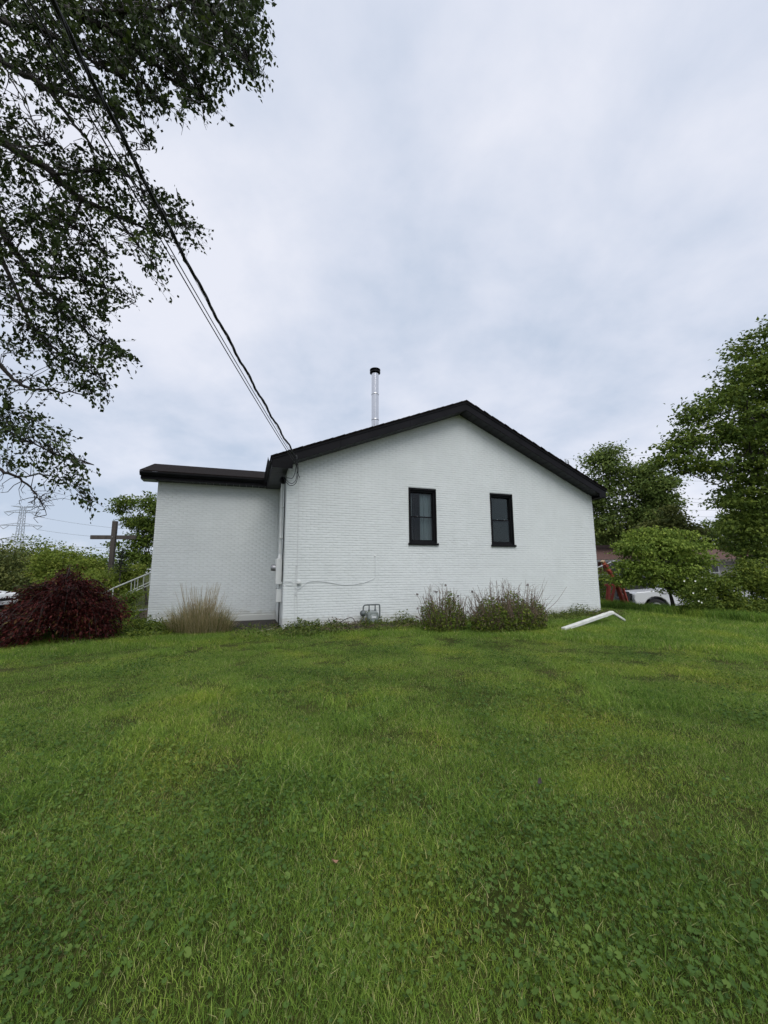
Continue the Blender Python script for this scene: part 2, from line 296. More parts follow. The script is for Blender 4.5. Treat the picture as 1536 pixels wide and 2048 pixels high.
for i in range(5):
    a, b = cols[i], cols[i + 1]; top = [(b, zS(b) + 0.12)] + ([(RS, zS(RS) + 0.12)] if a < RS < b else []) + [(a, zS(a) + 0.12)]
    if i in (1, 3):
        w = WIN[0] if i == 1 else WIN[1]; wallpoly([(a, -0.3), (b, -0.3), (b, w[2]), (a, w[2])]); wallpoly([(a, w[3]), (b, w[3])] + top)
        mb.add([(a, JD, w[2]), (a, 0.14, w[2]), (a, 0.14, w[3]), (a, JD, w[3])], [(0, 1, 2, 3)]); mb.add([(b, JD, w[2]), (b, 0.14, w[2]), (b, 0.14, w[3]), (b, JD, w[3])], [(3, 2, 1, 0)])
        mb.add([(a, JD, w[3]), (b, JD, w[3]), (b, 0.14, w[3]), (a, 0.14, w[3])], [(0, 1, 2, 3)]); mb.add([(a, JD, w[2]), (b, JD, w[2]), (b, 0.14, w[2]), (a, 0.14, w[2])], [(3, 2, 1, 0)])
    else: wallpoly([(a, -0.3), (b, -0.3)] + top)
LEN = 14.0
mb.add([(JD, JD, -0.3), (JD, WT, -0.3), (JD, WT, 4.3), (JD, JD, 4.3)], [(0, 1, 2, 3)])
mb.add([(JD, WT, -0.3), (JD, LEN, -0.3), (JD, LEN, 4.3), (JD, WT, 4.3)], [(0, 1, 2, 3)])
mb.add([(W, JD, -0.3), (W, LEN, -0.3), (W, LEN, 4.1), (W, JD, 4.1)], [(0, 3, 2, 1)])
mb.add([(-WW, WT + JD, -0.3), (JD, WT + JD, -0.3), (JD, WT + JD, 4.3), (-WW, WT + JD, 4.3)], [(0, 1, 2, 3)])
mb.add([(-WW, WT + JD, -0.3), (-WW, WT + 3.2, -0.3), (-WW, WT + 3.2, 4.3), (-WW, WT + JD, 4.3)], [(3, 2, 1, 0)])
mb.add([(-WW, WT + 3.2, -0.3), (JD, WT + 3.2, -0.3), (JD, WT + 3.2, 4.3), (-WW, WT + 3.2, 4.3)], [(3, 2, 1, 0)])
mb.add([(0, LEN, -0.3), (W, LEN, -0.3), (W, LEN, 4.1), (RS, LEN, 6.4), (0, LEN, 4.2)], [(4, 3, 2, 1, 0)])
wall = mb.build('brick_wall', m_mortar, house)

BL, BH, CP = 0.2110, 0.0560, 0.0677                              # brick length, height, course pitch
def brick_quads(u0, u1, z0, z1, jit):
    """one brick as a chamfered slab in (u, depth, z): 8 verts, 5 quads; depth grows into the wall"""
    c = 0.005; d = jit; e = 0.002; k = jit + 0.0012
    return [(u0, k, z0), (u1, k, z0), (u1, k, z1), (u0, k, z1), (u0 + e, d, z0 + c), (u1 - e, d, z0 + c), (u1 - e, d, z1 - c), (u0 + e, d, z1 - c), (u0, JD + .002, z0 - .001), (u1, JD + .002, z0 - .001), (u1, JD + .002, z1 + .001), (u0, JD + .002, z1 + .001)]
BF = [(4, 5, 6, 7), (0, 1, 5, 4), (1, 2, 6, 5), (2, 3, 7, 6), (3, 0, 4, 7), (8, 9, 1, 0), (10, 11, 3, 2), (9, 10, 2, 1), (11, 8, 0, 3)]
bricks = []
def lay(u_lo, u_hi, top, skip, tr, mapf, z_lo=-0.14):
    r = random.Random(tr); k = 0; z = z_lo
    while z < 6.6:
        u = u_lo - (BL + 0.0017) * (0.5 if k % 2 else 0.0); dz = r.uniform(-0.0012, 0.0012)
        while u < u_hi:
            a, b = max(u, u_lo + 0.001), min(u + BL, u_hi - 0.001); segs = [(a, b)] if b - a > 0.02 else []
            for (s0, s1, w0, w1) in skip:
                if z + BH > w0 and z < w1:
                    ns = []
                    for (p, q) in segs:
                        if q <= s0 or p >= s1: ns.append((p, q))
                        else:
                            if s0 - p > 0.012: ns.append((p, s0 - 0.001))
                            if q - s1 > 0.012: ns.append((s1 + 0.001, q))
                    segs = ns
            for (p, q) in segs:
                if z < top((p + q) / 2) + 0.02:
                    v = brick_quads(p + r.uniform(0, 0.001), q - r.uniform(0, 0.001), z + dz, z + BH + dz + r.uniform(-0.001, 0.001), r.uniform(-0.0022, 0.0022))
                    bricks.append([mapf(*t) for t in v])
            u += BL + 0.0017
        z += CP; k += 1
lay(0, W, zS, WIN, 1, lambda u, d, z: (u, d, z))
nfront = len(bricks)
lay(0, WT, lambda u: 4.2, [], 2, lambda u, d, z: (d, WT - u, z))
lay(-WW, 0, lambda u: 4.2, [], 3, lambda u, d, z: (u, WT + d, z))
BV = np.array(bricks)                                            # (n,8,3) house coordinates
camL = np.array([(CAM - A) @ UU, (CAM - A) @ NN, CAM[2]])
cen = BV.mean(1); dist = np.linalg.norm(cen - camL, axis=1); dist[nfront:] += 50; dist[cen[:, 2] < 0.25] += 100
lens = BV[:, 1, :] - BV[:, 0, :]; dist[np.linalg.norm(lens, axis=1) < 0.15] += 100
near = np.argsort(dist)[:300]; rest = np.setdiff1d(np.arange(len(BV)), near)
for i in near:
    c = cen[i]; me = mesh_np('brick', BV[i] - c, BF, mat=m_brick); o = obj('brick', me, None, wall); o.location = c
Vr = BV[rest].reshape(-1, 3); Fr = (np.arange(len(rest))[:, None, None] * 12 + np.array(BF)[None]).reshape(-1, 4)
o = obj('bricks', mesh_np('bricks', Vr, Fr, mat=m_brick), None, wall); tag(o, kind='stuff')
# concrete footing course that shows under the wing
MB().box(-WW - 0.005, 0.0, WT - 0.03, WT + 0.05, -0.3, 0.16).build('footing', m_mortar, house, 0.008)

# windows
for wi, (s0, s1, z0, z1) in enumerate(WIN):
    fy = 0.035
    w = MB().box(s0 + .001, s0 + 0.075, fy, 0.13, z0, z1).box(s1 - 0.075, s1 - .001, fy, 0.13, z0, z1).box(s0 + 0.075, s1 - 0.075, fy, 0.13, z1 - 0.085, z1 - .001).box(s0 + 0.075, s1 - 0.075, fy, 0.13, z0, z0 + 0.06).build('window', m_black, house, 0.004)
    MB().box(s0 - 0.035, s1 + 0.05, -0.05, 0.10, z0 - 0.065, z0 - 0.003).build('sill', m_black, w, 0.006)
    MB().box(s0 - 0.01, s0 + 0.03, -0.012, 0.034, z0, z1 + 0.03).box(s1 - 0.03, s1 + 0.01, -0.012, 0.034, z0, z1 + 0.03).box(s0 + 0.03, s1 - 0.03, -0.012, 0.034, z1 - 0.03, z1 + 0.03).build('casing', m_black, w, 0.004)
    a, b, mid = s0 + 0.075, s1 - 0.075, (z0 + z1) / 2 - 0.03
    def sash(name, y, za, zb, t):
        o = MB().box(a + .001, a + t, y, y + 0.03, za, zb).box(b - t, b - .001, y, y + 0.03, za, zb).box(a + t, b - t, y, y + 0.03, za, za + t).box(a + t, b - t, y, y + 0.03, zb - t, zb).build(name, m_black, w, 0.003); return o
    sash('sash', 0.095, mid - 0.015, z1 - 0.086, 0.03); sash('sash', 0.062, z0 + 0.061, mid + 0.022, 0.034)
    MB().box(a + 0.02, b - 0.02, 0.108, 0.111, mid, z1 - 0.10).build('pane', m_glass, w); MB().box(a + 0.02, b - 0.02, 0.076, 0.079, z0 + 0.08, mid).build('pane', m_glass, w)
    for q in (0.3, 0.7): MB().box(a + (b - a) * q - 0.02, a + (b - a) * q + 0.02, 0.058, 0.066, mid + 0.022, mid + 0.030).build('latch', m_rim, w)
    # room behind
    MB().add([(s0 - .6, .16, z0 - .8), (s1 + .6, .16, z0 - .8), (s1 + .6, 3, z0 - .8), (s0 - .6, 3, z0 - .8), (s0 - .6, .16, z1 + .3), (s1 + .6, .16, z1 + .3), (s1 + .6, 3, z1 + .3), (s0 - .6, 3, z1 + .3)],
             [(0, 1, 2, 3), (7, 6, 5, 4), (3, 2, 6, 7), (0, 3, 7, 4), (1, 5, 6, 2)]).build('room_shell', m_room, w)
    if wi == 0:
        for (c0, c1) in ((s0 + 0.04, s0 + 0.17), (s0 + 0.44, s1 - 0.05)):
            n = int((c1 - c0) / 0.012); pts = [(c0 + (c1 - c0) * i / n, 0.21 + 0.022 * math.sin(i * 0.95 + 0.6 * math.sin(i * 0.23)) + 0.01 * math.sin(i * 0.37)) for i in range(n + 1)]
            V = [(x, y, z0 - 0.1) for x, y in pts] + [(x, y, z1) for x, y in pts]; k = n + 1
            V += [(x, y + 0.003, z0 - 0.1) for x, y in pts] + [(x, y + 0.003, z1) for x, y in pts]
            F = [(i, i + 1, k + i + 1, k + i) for i in range(n)] + [(2 * k + i + 1, 2 * k + i, 3 * k + i, 3 * k + i + 1) for i in range(n)]
            obj('curtain', mesh_np('curtain', V, F, True, mat=m_curtain), None, w)
    else:
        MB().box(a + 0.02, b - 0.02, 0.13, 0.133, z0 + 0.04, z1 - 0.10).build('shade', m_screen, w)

# roof of the main house
rf = MB(); th = 0.30; OV = 0.42; EL, ER = -0.40, 10.62
rf.prism([(EL - 0.06, zS(EL - 0.06) + th - 0.03), (RS, zS(RS) + th - 0.03), (ER + 0.06, zS(ER + 0.06) + th - 0.03), (ER + 0.06, zS(ER + 0.06) + th), (RS, zS(RS) + th + 0.004), (EL - 0.06, zS(EL - 0.06) + th)], 'y', -OV - 0.035, LEN + 0.4)
roof = rf.build('roof', m_shingle, house)
def rake(name, a, b, lo, hi, y0, y1, mat, parent=roof, bev=0.004):
    return MB().prism([(a, zS(a) + lo), (b, zS(b) + lo), (b, zS(b) + hi), (a, zS(a) + hi)], 'y', y0, y1).build(name, mat, parent, bev)
for a_, b_ in ((EL, 1.35), (1.354, 3.4), (3.404, RS), (RS, 7.2), (7.204, 9.3), (9.304, ER)): rake('fascia', a_, b_, 0.0, 0.235, -OV + .002 * math.sin(a_ * 3), -OV + 0.025, m_fascia)
rake('drip_edge', EL - .04, RS, 0.215, 0.268, -OV - 0.02, -OV - 0.002, m_black); rake('drip_edge', RS, ER + .04, 0.215, 0.268, -OV - 0.02, -OV - 0.002, m_black)
def shingles(a, b):
    n = 36; st = (b - a) / n; sl = (zS(b) - zS(a)) / (b - a); first = None
    for i in range(n):
        s_ = a + st * i
        if first is None: first = MB().prism([(0, .006), (st, sl * st + .016 if sl > 0 else sl * st + .006), (st, sl * st + .004), (0, -.001)] if sl > 0 else [(0, .016), (st, sl * st + .006), (st, sl * st - .001), (0, .004)], 'y', -OV - .052, 0.35).build('shingle', m_shingle, roof); o_ = first
        else: o_ = obj('shingle', first.data, None, roof)
        o_.location = (s_, 0.012 * math.sin(i * 2.7) , zS(s_) + th + .004)
shingles(EL - .06, RS); shingles(RS, ER + .06)
# vented soffit panels, each its own piece, under the rake
def soffit_run(a, b):
    n = int(abs(b - a) / 0.2); n = max(n, 1); st = (b - a) / n; sl = (zS(b) - zS(a)) / (b - a)
    me = MB().prism([(0.004, 0.004 * sl), (st - 0.010, (st - 0.010) * sl), (st - 0.010, (st - 0.010) * sl + 0.02), (0.004, 0.004 * sl + 0.02)], 'y', -OV + 0.026, 0.004)
    me2 = MB().prism([(0.004, 0), (st - 0.010, 0), (st - 0.010, 0.02), (0.004, 0.02)], 'y', 0, 1)
    first = None
    for i in range(n):
        s = a + st * i
        if first is None: first = me.build('soffit_panel', m_soffit, roof, 0.003); o = first
        else: o = obj('soffit_panel', first.data, None, roof)
        o.location = (s, 0, zS(s))
soffit_run(0.12, RS - 0.02); soffit_run(RS + 0.02, 10.30)
rake('soffit_board', EL, RS, 0.022, 0.05, -OV + 0.026, 0.3, m_soffit, roof, 0); rake('soffit_board', RS, ER, 0.022, 0.05, -OV + 0.026, 0.3, m_soffit, roof, 0)
# eave boxes: soffit, end plates, fascia and gutter
def eave(s_in, s_out, z, gut):
    lo, hi = min(s_in, s_out), max(s_in, s_out); sg = 1 if s_out > s_in else -1
    n = 8; L0 = -OV + 0.026
    first = None
    for i in range(26):
        y = L0 + 0.19 * i
        if first is None: first = MB().box(lo, hi, 0.004, 0.182, 0, 0.02).build('soffit_panel', m_soffit, roof, 0.003); o = first
        else: o = obj('soffit_panel', first.data, None, roof)
        o.location = (0, y, z)
    MB().box(lo, hi, L0 + 26 * 0.19, LEN, z, z + 0.02).build('soffit_board', m_soffit, roof)
    MB().prism([(s_in - sg * 0.10, z - 0.012), (s_out, z - 0.012), (s_out, zS(s_out) + 0.2), (s_in - sg * 0.10, zS(s_in - sg * 0.1) + 0.02)], 'y', -OV - 0.008, -OV + 0.017).build('end_plate', m_fascia, roof, 0.004)
    MB().box(min(s_out, s_out + sg * 0.02), max(s_out, s_out + sg * 0.02), -OV + 0.002, LEN, z - 0.01, zS(s_out) + th - 0.03).build('eave_fascia', m_fascia, roof)
    if gut:
        x0, x1 = s_out + sg * 0.024, s_out + sg * 0.125; zt = zS(s_out) + th - 0.06
        prof = [(x0, zt), (x0, zt - 0.12), (x0 + sg * 0.06, zt - 0.12), (x1, zt - 0.03), (x1, zt), (x1 - sg * 0.012, zt), (x1 - sg * 0.012, zt - 0.028), (x0 + sg * 0.055, zt - 0.108), (x0 + sg * 0.012, zt - 0.108), (x0 + sg * 0.012, zt)]
        MB().prism(prof, 'y', -OV + 0.0, WT - 0.45 if sg < 0 else LEN).build('gutter', m_black, roof)
eave(0.0, EL, 4.10, True); eave(10.45, ER, 3.93, False)
# roof of the wing
WE = WT - 0.36; wz = 4.11; ft = 4.31; rY = WE + 1.72; rZ = ft + 0.06 + 1.72 * 0.36; L0, L1 = -WW - 0.38, -0.42
wr = MB().prism([(WE - 0.05, ft + 0.045), (rY, rZ), (rY + 2.1, ft + 0.05), (rY + 2.1, ft + 0.02), (rY, rZ - 0.03), (WE - 0.05, ft + 0.015)], 'x', L0 - 0.03, 0.5).build('wing_roof', m_shingle, house)
MB().box(L0, L1 + 0.4, WE, WE + 0.02, wz - 0.005, ft + 0.01).build('fascia', m_fascia, wr, 0.003)
g = [(WE - 0.002, ft), (WE - 0.002, ft - 0.115), (WE - 0.06, ft - 0.115), (WE - 0.11, ft - 0.04), (WE - 0.11, ft), (WE - 0.098, ft), (WE - 0.098, ft - 0.03), (WE - 0.055, ft - 0.10), (WE - 0.014, ft - 0.10), (WE - 0.014, ft)]
MB().prism(g, 'x', L0 - 0.02, -0.52).build('gutter', m_black, wr)
first = None
for i in range(20):
    s = L0 + 0.19 * i
    if first is None: first = MB().box(0.004, 0.184, WE + 0.021, WT + 0.006, 0, 0.018).build('soffit_panel', m_soffit, wr, 0.003); o = first
    else: o = obj('soffit_panel', first.data, None, wr)
    o.location = (s, 0, wz)
MB().prism([(WE, wz), (WT + 0.03, wz), (WT + 0.03, ft), (rY, rZ - 0.20), (rY, rZ - 0.04), (WE, ft)], 'x', L0 - 0.004, L0 + 0.02).build('end_plate', m_fascia, wr, 0.003)
MB().box(L0 + 0.0, -WW - 0.004, WE + 0.022, WT + 0.03, wz - 0.014, wz - 0.002).build('eave_return', m_gasgrey, wr)

# stainless flue
ft_ = empty('flue_pipe', 'tall stainless steel flue pipe with a black rain cap on the roof', 'chimney pipe', HL(3.17, 2.2, 5.5), YAW)
z0 = 0.0
for a, b in ((0.0, 1.25), (1.262, 2.20), (2.212, 3.02)):
    MB().lathe([(0.128, a), (0.128, b)], (0, 0, 0), n=24).build('pipe_section', m_steel, ft_)
for z in (1.25, 2.20): MB().lathe([(0.130, z - 0.02), (0.137, z - 0.012), (0.137, z + 0.022), (0.130, z + 0.03)], (0, 0, 0), n=24).build('locking_band', m_steel, ft_)
MB().lathe([(0.16, 3.0), (0.19, 3.02), (0.19, 3.06), (0.15, 3.075), (0.15, 3.10), (0.19, 3.11), (0.19, 3.15), (0.11, 3.19)], (0, 0, 0), n=24).build('rain_cap', m_black, ft_)
MB().lathe([(0.26, 0.30), (0.15, 0.5)], (0, 0, 0), n=20).build('flashing', m_black, ft_)

# electric service on the side wall (faces -x of the house)
es = empty('electric_service', 'white conduit and meter boxes on the shaded side wall at the corner', 'electric meter', A, YAW)
MB().tube([(-0.075, 0.52, 1.80), (-0.075, 0.52, 2.6), (-0.075, 0.50, 3.92)], 0.034, 10).build('conduit', m_pipewhite, es)
MB().lathe([(0.036, 1.79), (0.06, 1.79), (0.06, 1.83), (0.045, 1.90), (0.036, 1.92)], (-0.075, 0.52, 0), n=12).build('hub', m_pipewhite, es)
for z in (2.35, 3.2): MB().box(-0.115, -0.001, 0.44, 0.60, z, z + 0.035).build('strap', m_pipewhite, es, 0.004)
bx = MB().box(-0.17, -0.004, 0.33, 0.70, 1.13, 1.80).build('meter_box', m_pipewhite, es, 0.012)
MB().box(-0.18, -0.171, 0.345, 0.685, 1.15, 1.78).build('cover', m_pipewhite, bx, 0.003)
MB().lathe([(0.085, 0.0), (0.085, 0.05), (0.075, 0.11), (0.03, 0.125)], (-0.18, 0.52, 1.56), axis=(-1, 0, 0), n=18).build('meter', m_rim, bx)
lb = MB().box(-0.135, -0.004, 0.42, 0.72, 0.66, 1.00).build('disconnect_box', m_pipewhite, es, 0.01)
MB().box(-0.145, -0.136, 0.43, 0.71, 0.67, 0.99).build('cover', m_pipewhite, lb, 0.002)
MB().tube([(-0.06, 0.55, 1.12), (-0.06, 0.55, 1.01)], 0.025, 8).build('nipple', m_pipewhite, es)
MB().tube([(-0.045, 0.62, 0.65), (-0.045, 0.63, 0.2), (-0.045, 0.63, -0.1)], 0.017, 8).build('ground_conduit', m_darkplastic, es)
MB().tube(spline([(-0.03, 0.26, 3.95), (-0.018, 0.27, 3.4), (-0.018, 0.275, 2.4), (-0.018, 0.28, 1.2)]), 0.014, 7).build('feeder_cable', m_cable, es)
MB().lathe([(0.038, 0), (0.085, 0.02), (0.10, 0.08), (0.085, 0.14), (0.03, 0.17)], (-0.075, 0.46, 3.90), axis=(0.1, -0.75, 0.5), n=14).build('weatherhead', m_black, es)

# overhead cables
def drop(p_near, p_house, sag, n=40, ext=1.25):
    a = np.array(p_house, float); b = a + (np.array(p_near, float) - a) * ext; t = np.linspace(0, 1, n)[:, None]
    P = a * (1 - t) + b * t; P[:, 2] -= (4 * sag * t * (1 - t))[:, 0]; return P
Hk = HL(0.17, -0.50, 4.37)
P = drop(px(96, -20, 3.3) , Hk, -0.0); 
def sagline(pn, ph, sag): 
    # aim so that the sagging line still passes the photographed top end
    return drop(pn, ph, sag)
oc = empty('overhead_cable', 'thick twisted black service cable from the gable corner up to the sky', 'cable', Hk)
P = sagline(px(96, -20, 3.3) + np.array([0, 0, 0.12]), Hk, 0.22) - Hk
T = norm(np.gradient(P, axis=0)); s1 = norm(np.cross(T, [0, 0, 1.0])); s2 = np.cross(T, s1)
t = np.linspace(0, 1, 260); Pd = np.stack([np.interp(t, np.linspace(0, 1, len(P)), P[:, k]) for k in range(3)], 1); S1 = np.stack([np.interp(t, np.linspace(0, 1, len(P)), s1[:, k]) for k in range(3)], 1); S2 = np.stack([np.interp(t, np.linspace(0, 1, len(P)), s2[:, k]) for k in range(3)], 1)
ln = np.linalg.norm(P[-1] - P[0]); wig = 0.012 * np.sin(t * ln * 7.3) * np.exp(-t * 1.2)
for k in range(3):
    ph = t * ln * 9.0 + k * 2.094; amp = 0.0125
    MB().tube(Pd + S1 * (amp * np.cos(ph) + wig)[:, None] + S2 * (amp * np.sin(ph) + wig)[:, None], 0.0120, 6).build('strand', m_cable, oc)
def loopcable(pts, r=0.008): MB().tube(spline(pts, 8), r, 6).build('drip_loop', m_cable, oc)
def hl(s, y, z): return HL(s, y, z) - Hk
loopcable([(0, 0, 0), hl(0.20, -0.47, 4.20), hl(0.215, -0.40, 3.98), hl(0.19, -0.30, 3.80), hl(0.10, -0.20, 3.74), hl(0.0, -0.10, 3.82), hl(-0.05, 0.2, 3.98), hl(-0.07, 0.36, 4.0)])
loopcable([(0, 0, 0), hl(0.225, -0.46, 4.18), hl(0.24, -0.38, 3.94), hl(0.20, -0.26, 3.74), hl(0.08, -0.16, 3.69), hl(-0.02, -0.04, 3.80), hl(-0.06, 0.2, 3.95), hl(-0.07, 0.36, 3.97)])
loopcable([(0, 0, 0), hl(0.18, -0.47, 4.22), hl(0.17, -0.38, 4.02), hl(0.12, -0.25, 3.88), hl(0.03, -0.12, 3.90), hl(-0.04, 0.1, 3.98), hl(-0.07, 0.36, 4.02)])
loopcable([(0, 0, 0), hl(0.20, -0.46, 4.12), hl(0.25, -0.25, 4.02), hl(0.33, -0.012, 3.96)])
MB().box(-0.03, 0.03, -0.03, 0.03, -0.06, 0.05).build('clamp', m_darkplastic, oc, 0.008)
H2 = HL(0.20, -0.47, 4.13)
for lab, near_, hp, r, sg in (('thin black phone line just below the twisted cable, lower of its pair', px(34, -20, 3.4), H2, 0.0090, 0.14),
                         ('thin black phone line just below the twisted cable, upper of its pair', px(44, -20, 3.35), H2 + np.array([0.03, 0, 0.03]), 0.0080, 0.12),
                         ('faint hair thin wire between the twisted cable and the paired phone lines', px(72, -20, 3.6), HL(0.12, -0.47, 4.38), 0.0035, 0.10)):
    o = MB().tube(sagline(near_ + np.array([0, 0, 0.1]), hp, sg) - hp, r, 6).build('overhead_wire', m_cable); o.location = hp; tag(o, lab, 'wire', 'overhead wires to the house')

# wires and box on the gable wall
ww = empty('wall_wire', 'white painted wires stapled down the gable wall near the corner', 'wire', A, YAW)
def wl(pts, r=0.007, k=5): return [(s, -r - 0.002, z) for s, z in pts]
def wrun(pxs, r=0.007, name='wire_run'): MB().tube(spline(wl([onwall(*p) for p in pxs], r)), r, 6).build(name, m_wirewhite, ww)
wrun([(598, 952), (597, 1000), (596, 1060), (594.5, 1130), (594, 1160)]); wrun([(592.5, 1130), (590.5, 1160), (589, 1200), (588.5, 1250)]); wrun([(594, 1175), (594.5, 1210), (595, 1255)])
wrun([(594, 1180), (605, 1173), (616, 1164), (640, 1163), (660, 1165), (680, 1169), (705, 1169), (725, 1166), (740, 1161), (749, 1156), (750.5, 1145), (750, 1113)])
wrun([(568, 1165), (576, 1163), (586, 1166), (583, 1171), (572, 1170)]); wrun([(591, 1176), (596, 1182), (590, 1187), (594, 1193)])
wrun([(598, 955), (603, 965), (610, 971)], 0.004)
s, z = onwall(597, 1165); pb = empty('phone_box', 'small white junction box on the gable wall beside the vertical wires', 'junction box', HL(s, 0, z), YAW)
MB().box(-0.045, 0.055, -0.075, -0.002, -0.03, 0.05).build('housing', m_pipewhite, pb, 0.012); MB().prism([(-0.075, -0.031), (-0.075, -0.06), (-0.03, -0.075), (-0.004, -0.031)], 'x', -0.03, 0.025).build('cable_boot', m_gasgrey, pb)
s, z = onwall(750, 1112); nl = MB().lathe([(0.022, 0), (0.022, 0.012), (0.01, 0.02)], (0, 0, 0), axis=(0, -1, 0), n=10).build('grommet', m_pipewhite, ww); nl.location = (s, 0, z)

# gas meter
gm = empty('gas_meter', 'grey gas meter with looping pipes low on the gable wall', 'gas meter', HL(2.30, -0.22, 0), YAW)
MB().tube(spline([(-0.24, 0, -0.1), (-0.24, 0, 0.30), (-0.24, 0, 0.50), (-0.215, 0, 0.555), (-0.16, 0, 0.575), (0.10, 0, 0.575), (0.19, 0, 0.57), (0.215, 0, 0.54), (0.22, 0, 0.3), (0.22, 0.05, 0.22), (0.22, 0.24, 0.2)], 5), 0.019, 8).build('pipe', m_gaspipe, gm)
for x in (-0.08, 0.09): MB().tube([(x, 0, 0.575), (x, 0, 0.42)], 0.016, 8).build('meter_pipe', m_gaspipe, gm); MB().lathe([(0.028, 0.41), (0.028, 0.45), (0.02, 0.46)], (x, 0, 0), n=8).build('union_nut', m_gaspipe, gm)
bd = MB(); pr = [(-0.14, 0.10), (-0.10, 0.05), (0.12, 0.05), (0.165, 0.10), (0.165, 0.34), (0.11, 0.415), (-0.09, 0.415), (-0.14, 0.34)]
body = bd.prism(pr, 'y', -0.11, 0.10).build('body', m_gasgrey, gm, 0.03)
MB().lathe([(0.125, 0), (0.12, 0.025), (0.08, 0.04)], (0.01, -0.11, 0.22), axis=(0, -1, 0), n=20).build('front_cover', m_gasgrey, body); MB().box(-0.05, 0.07, -0.158, -0.15, 0.24, 0.29).build('dial', m_whitewin, body, 0.003)
MB().lathe([(0.05, 0), (0.085, 0.01), (0.085, 0.03), (0.05, 0.05), (0.02, 0.09)], (-0.24, 0.0, 0.36), axis=(-0.5, -0.8, 0), n=14).build('regulator', m_gaspipe, gm)
MB().box(-0.265, -0.215, -0.03, 0.03, 0.12, 0.18).build('valve', m_gaspipe, gm, 0.008)

# ------------------------------------------------------------------ vegetation builders
UPV = np.array([0, 0, 1.0])
def leaf_mesh(name, C, size, asp=0.55, up=0.7, spread=0.8, droop=0.35, mat=None, fold=0.25, r=rng, dirs=None, rnd=None, out=None):
    """folded pointed leaves at the points C"""
    n = len(C); sz = size * r.uniform(0.6, 1.25, n)[:, None]
    nm = norm(r.normal(0, spread, (n, 3)) + UPV * up)
    d = r.normal(0, 1, (n, 3)) if dirs is None else dirs + r.normal(0, 0.45, (n, 3))
    d = d - nm * (d * nm).sum(1, keepdims=True); d = norm(d); d = norm(d - UPV * droop * r.uniform(0.2, 1.4, (n, 1)))
    sd = norm(np.cross(nm, d)); nn = np.cross(d, sd)
    base = C - d * sz * 0.5; tip = C + d * sz * 0.5; mid = C - d * sz * 0.08
    Lf = mid + sd * sz * asp * 0.5 + nn * sz * fold * asp; Rt = mid - sd * sz * asp * 0.5 + nn * sz * fold * asp
    V = np.stack([base, Rt, tip, Lf], 1).reshape(-1, 3); i = np.arange(n)[:, None] * 4
    F = np.concatenate([i + np.array([[0, 1, 2]]), i + np.array([[0, 2, 3]])], 1).reshape(-1, 3)
    q = r.random(n) if rnd is None else rnd
    return mesh_np(name, V, F, False, np.repeat(q, 4), mat)
def clump_points(clumps, n, spray=10, sh=0.16, sv=0.06, shell=2.2, r=rng):
    """spray centres in the outer part of each ellipsoid, leaves scattered round each spray"""
    C = np.array([c[:3] for c in clumps], float); R = np.array([c[3:6] for c in clumps], float); w = (R.prod(1)) ** 0.7; w = w / w.sum()
    m = max(1, n // spray); k = r.choice(len(C), m, p=w); d = norm(r.normal(0, 1, (m, 3))); rad = r.random(m) ** (1 / shell)
    S = C[k] + d * rad[:, None] * R[k]; q = np.clip(0.5 + 0.22 * r.normal(0, 1, m) , 0, 1)
    P = np.repeat(S, spray, 0) + r.normal(0, 1, (m * spray, 3)) * np.array([sh, sh, sv]); dirs = np.repeat(d, spray, 0)
    return P, dirs, np.clip(np.repeat(q, spray) + r.normal(0, 0.16, m * spray), 0, 1), S
def limbs(mb, base, S, n, r0, r=rng, sag=0.12):
    pick = r.choice(len(S), min(n, len(S)), replace=False)
    for i in pick:
        e = S[i]; b = np.array(base, float); v = e - b; L = np.linalg.norm(v)
        mid = b + v * 0.5 + np.array([0, 0, 0.10 * L]) + r.normal(0, 0.05 * L, 3); q = b + v * 0.78 + r.normal(0, 0.04 * L, 3) + np.array([0, 0, 0.05 * L])
        mb.tube(spline([b, mid, q, e], 4), np.linspace(r0, r0 * 0.15, 13), 5, cap=False)
def tree(name, label, base, clumps, n, lsize, mat, bark, tr=0.15, group=None, cat='tree', spray=10, sh=0.16, sv=0.06, forks=None, nl=40, asp=0.6, up=0.7, droop=0.35, lean=(0, 0, 0), shell=2.2, leaf='crown'):
    base = np.array(base, float); t = empty(name, label, cat, base, 0, group)
    P, d, q, S = clump_points(clumps, n, spray, sh, sv, shell)
    top = np.array([c[:3] for c in clumps]).mean(0) if forks is None else np.array(forks, float)
    mb = MB(); fk = base + (top - base) * 0.45 + np.array([lean[0], lean[1], 0])
    mb.tube(spline([base - [0, 0, 0.2], base + (fk - base) * 0.5 + rng.normal(0, tr * 0.3, 3), fk, top], 5) - base, np.linspace(tr, tr * 0.25, 16), 9)
    limbs(mb, fk - base, S - base, nl // 2, tr * 0.24); limbs(mb, (fk * 0.45 + top * 0.55) - base, S - base, nl // 2, tr * 0.18)
    mb.build('trunk', bark, t)
    o = obj(leaf, leaf_mesh(leaf, P - base, lsize, asp, up, 0.75, droop, mat, dirs=d, rnd=q), None, t); return t
